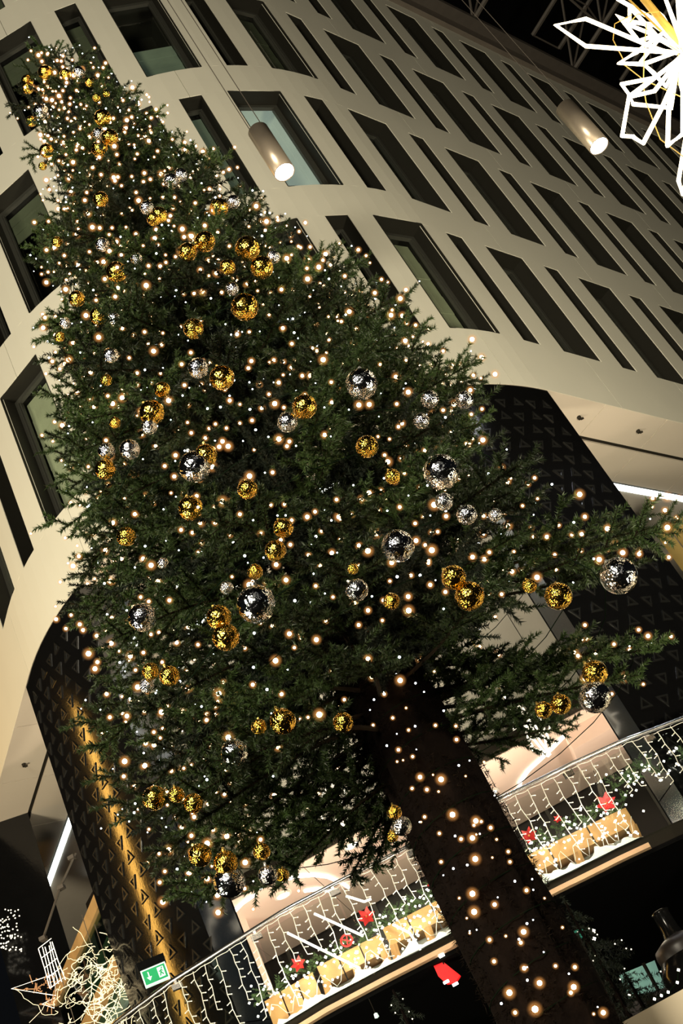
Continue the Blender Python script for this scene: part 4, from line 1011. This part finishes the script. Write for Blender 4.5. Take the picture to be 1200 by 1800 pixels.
BA = """G 80 127 12;G 48 142 10;G 48 155 10;S 139 127 10;G 158 145 8;G 115 130 9;G 180 207 14;S 72 197 13;G 55 213 9;G 193 242 14;G 175 262 14;S 173 235 10;G 82 265 12;G 75 292 7;G 170 172 7;G 187 165 6
G 177 350 13;S 258 365 12;G 280 378 14;G 205 478 18;S 180 430 12;S 240 455 10;G 135 525 14;G 173 556 15;S 200 560 11;S 115 568 10;G 100 425 9;G 105 592 9;S 300 318 13;S 318 308 12;G 360 425 18;G 330 443 16;G 435 437 22;S 480 452 12;G 460 470 20;G 400 470 14
G 430 540 24;S 408 508 12;G 385 365 16;S 410 355 12;G 270 385 12;G 340 578 18;S 195 625 14;G 187 668 10;S 348 647 18;G 390 664 22;G 267 725 22;S 262 750 14;G 202 743 10;G 285 685 14;S 187 793 15;S 228 790 18;G 185 825 18;S 342 820 28;G 362 800 20;G 335 893 22;G 435 860 18
G 222 943 17;G 535 715 22;S 505 742 18;G 498 928 18;G 484 968 19;G 448 1005 14;S 450 1062 34;S 398 1033 12;S 250 1085 25;G 385 1085 22;G 397 1120 24;G 265 1180 15;G 298 1188 18;S 286 990 10;S 635 675 28;S 755 702 16;S 740 740 14;S 816 703 16;G 645 785 20;S 775 830 32;S 780 882 16;G 690 838 14
S 699 960 29;G 797 1015 22;G 825 1048 26;G 930 1030 13;G 981 1048 24;S 1087 1012 32;S 627 1037 20;G 688 1057 15;S 820 905 18;S 870 905 12;G 1045 1183 22;G 620 1000 10;S 258 1205 13;G 497 1268 23;G 455 1278 14;S 412 1323 24;G 272 1403 21;G 310 1397 14;G 340 1412 17
G 352 1503 20;G 397 1517 21;S 403 1550 27;G 460 1497 15;S 471 1538 17;G 496 1538 12;G 603 1270 18;G 693 1428 13;S 706 1452 17;G 690 1470 10;S 1045 1225 28;G 985 1238 18;G 955 1248 15"""
LB = {(205, 478): 'gold bauble alone among dense lights near the left side of the upper crown', (360, 425): 'gold bauble amid dense lights left of the big gold pair at the right edge', (435, 437): 'upper of two big gold baubles at the right edge of the upper crown', (460, 470): 'lower of two big gold baubles at the right edge of the upper crown',
      (430, 540): 'large gold bauble alone below the gold pair of the upper crown', (340, 578): 'gold bauble left of and below the large lone gold one', (348, 647): 'silver bauble touching the upper left of a gold one mid-crown', (390, 664): 'gold bauble with a silver one touching its upper left mid-crown',
      (267, 725): 'gold bauble with a small silver one tucked under it, left of mid-crown', (228, 790): 'silver bauble right of the silver-over-gold pair near the left edge', (185, 825): 'gold bauble under a silver one near the left edge of the crown', (342, 820): 'large silver bauble in front of a gold one left of mid-crown',
      (362, 800): 'gold bauble half hidden behind a large silver one left of mid-crown', (335, 893): 'gold bauble hanging below the large silver one left of mid-crown', (435, 860): 'gold bauble in the dark gap right of the large silver one', (535, 715): 'gold bauble above a bright silver one at the centre of the crown', (505, 742): 'bright silver bauble under a gold one at the centre of the crown',
      (498, 928): 'upper of two gold baubles just left of the photo centre', (484, 968): 'lower of two gold baubles just left of the photo centre', (450, 1062): 'largest silver bauble, low on the crown left of the trunk line', (250, 1085): 'silver bauble beside the slanting LED strip at the left edge of the crown', (385, 1085): 'upper of two gold baubles left of the largest silver one', (397, 1120): 'lower of two gold baubles left of the largest silver one',
      (298, 1188): 'gold bauble in the small cluster under the gap at lower left', (635, 675): 'large silver bauble near the right edge of the mid crown', (645, 785): 'lone gold bauble in the dark middle right of the crown', (775, 830): 'large silver bauble at the right edge by the black pillar top', (699, 960): 'large lone silver bauble right of the photo centre',
      (797, 1015): 'upper of two touching gold baubles right of the crown centre', (825, 1048): 'lower of two touching gold baubles right of the crown centre', (981, 1048): 'gold bauble hanging under the long right bough over the pale gap', (1087, 1012): 'large silver bauble hanging at the end of the long upper right bough', (627, 1037): 'silver bauble left of the trunk top, below the large lone silver one',
      (820, 905): 'silver bauble in shade beneath the large one by the black pillar', (1045, 1183): 'gold bauble directly above the silver one at the lower right bough end', (497, 1268): 'gold bauble low on the crown just left of the trunk', (412, 1323): 'silver bauble alone in the lower left boughs', (272, 1403): 'leftmost gold bauble of the row of three at lower left', (352, 1503): 'gold bauble left of another gold one near the lowest bough tips', (397, 1517): 'gold bauble right above the lowest large silver one',
      (403, 1550): 'large silver bauble lowest at the bottom left of the crown', (603, 1270): 'gold bauble close to the left side of the trunk', (1045, 1225): 'large silver bauble lowest at the right, above the handrail', (985, 1238): 'gold bauble at the tip of the lowest right bough'}
ORD = ['first', 'second', 'third', 'fourth', 'fifth', 'sixth', 'seventh', 'eighth', 'ninth', 'tenth', 'eleventh', 'twelfth', 'thirteenth', 'fourteenth', 'fifteenth', 'sixteenth']
ITEMS = [(c, int(x), int(y), int(r)) for c, x, y, r in (it.split() for it in BA.replace('\n', ';').split(';'))]
def zone_of(y): return 'cut-off top tier' if y < 300 else 'bright upper third' if y < 600 else 'middle' if y < 1150 else 'lowest boughs'
GROUPS = {}
for c, x, y, r in ITEMS:
    if (x, y) not in LB: GROUPS.setdefault((c, zone_of(y)), []).append((x, y))
for k in GROUPS: GROUPS[k].sort()
for c, x, y, r in ITEMS:
    p = surf(x, y); d = (p - Vector((0, 0, EYE))).length; rad = r * d / FPX
    g = c == 'G'; word = 'gold' if g else 'silver'; zone = zone_of(y); grp = '%s baubles in the %s' % (word, zone)
    if (x, y) in LB: lab = LB[(x, y)]
    else: lab = "small %s bauble, %s from the left in the tree's %s" % (word, ORD[GROUPS[(c, zone)].index((x, y))], zone)
    o = link('bauble', bg if g else bs, None); q = Matrix.Rotation(random.uniform(-.35, .35), 4, 'X') @ Matrix.Rotation(random.uniform(-.35, .35), 4, 'Y')
    o.matrix_world = Matrix.Translation(p + toc(p) * rad * .6) @ q @ Matrix.Scale(rad, 4); link('cap', cg if g else cs, o)
    tag(o, lab, 'bauble', grp)

# ------------------------------------------------------------------ small lit firs behind the parapet
def small_fir(px, py, D, hgt, label, seed):
    top = at_d(px, py, D); r = np.random.default_rng(seed); e = empty('small_fir', (top.x, top.y, zdk)); tag(e, label, 'tree')
    H_ = top.z - zdk; mb = MB(); mb.tube([(0, 0, 0), (0, 0, H_)], [.04, .01], 6); mb.build('trunk', M['bark'], e)
    segs = []; bb = MB()
    for i in range(70):
        z = H_ * (.12 + .86 * r.random()); R = (H_ - z) * .42 + .04; a = r.random() * 6.28
        tip = np.array((R * math.cos(a), R * math.sin(a), z - .05)); b = np.array((0, 0, z + .05)); segs.append((b, tip))
        if i % 3 == 0: bb.lathe([(0, -.008), (.008, 0), (0, .008)], Vector(tip) + Vector((0, -.03, .0)), 5)
    link('needles', tri_mesh('needles', needles_mesh(segs, 260, .04, .008, r), M['needle2']), e, kind='stuff'); bb.build('bulbs', M['rope_far'], e, kind='stuff')
small_fir(985, 1572, 12.3, 1, 'dark small fir with tiny lights tucked beside the trunk under the balcony', 5)
small_fir(1035, 1655, 12.0, 1, 'dark small fir with white lights between the trunk and the teal lamp', 6)
small_fir(1098, 1712, 11.4, 1, 'dark small fir with warm lights in front of the teal glass panel', 7)
small_fir(690, 1740, 12.4, 1, 'dark small fir with white lights against the left side of the trunk', 8)
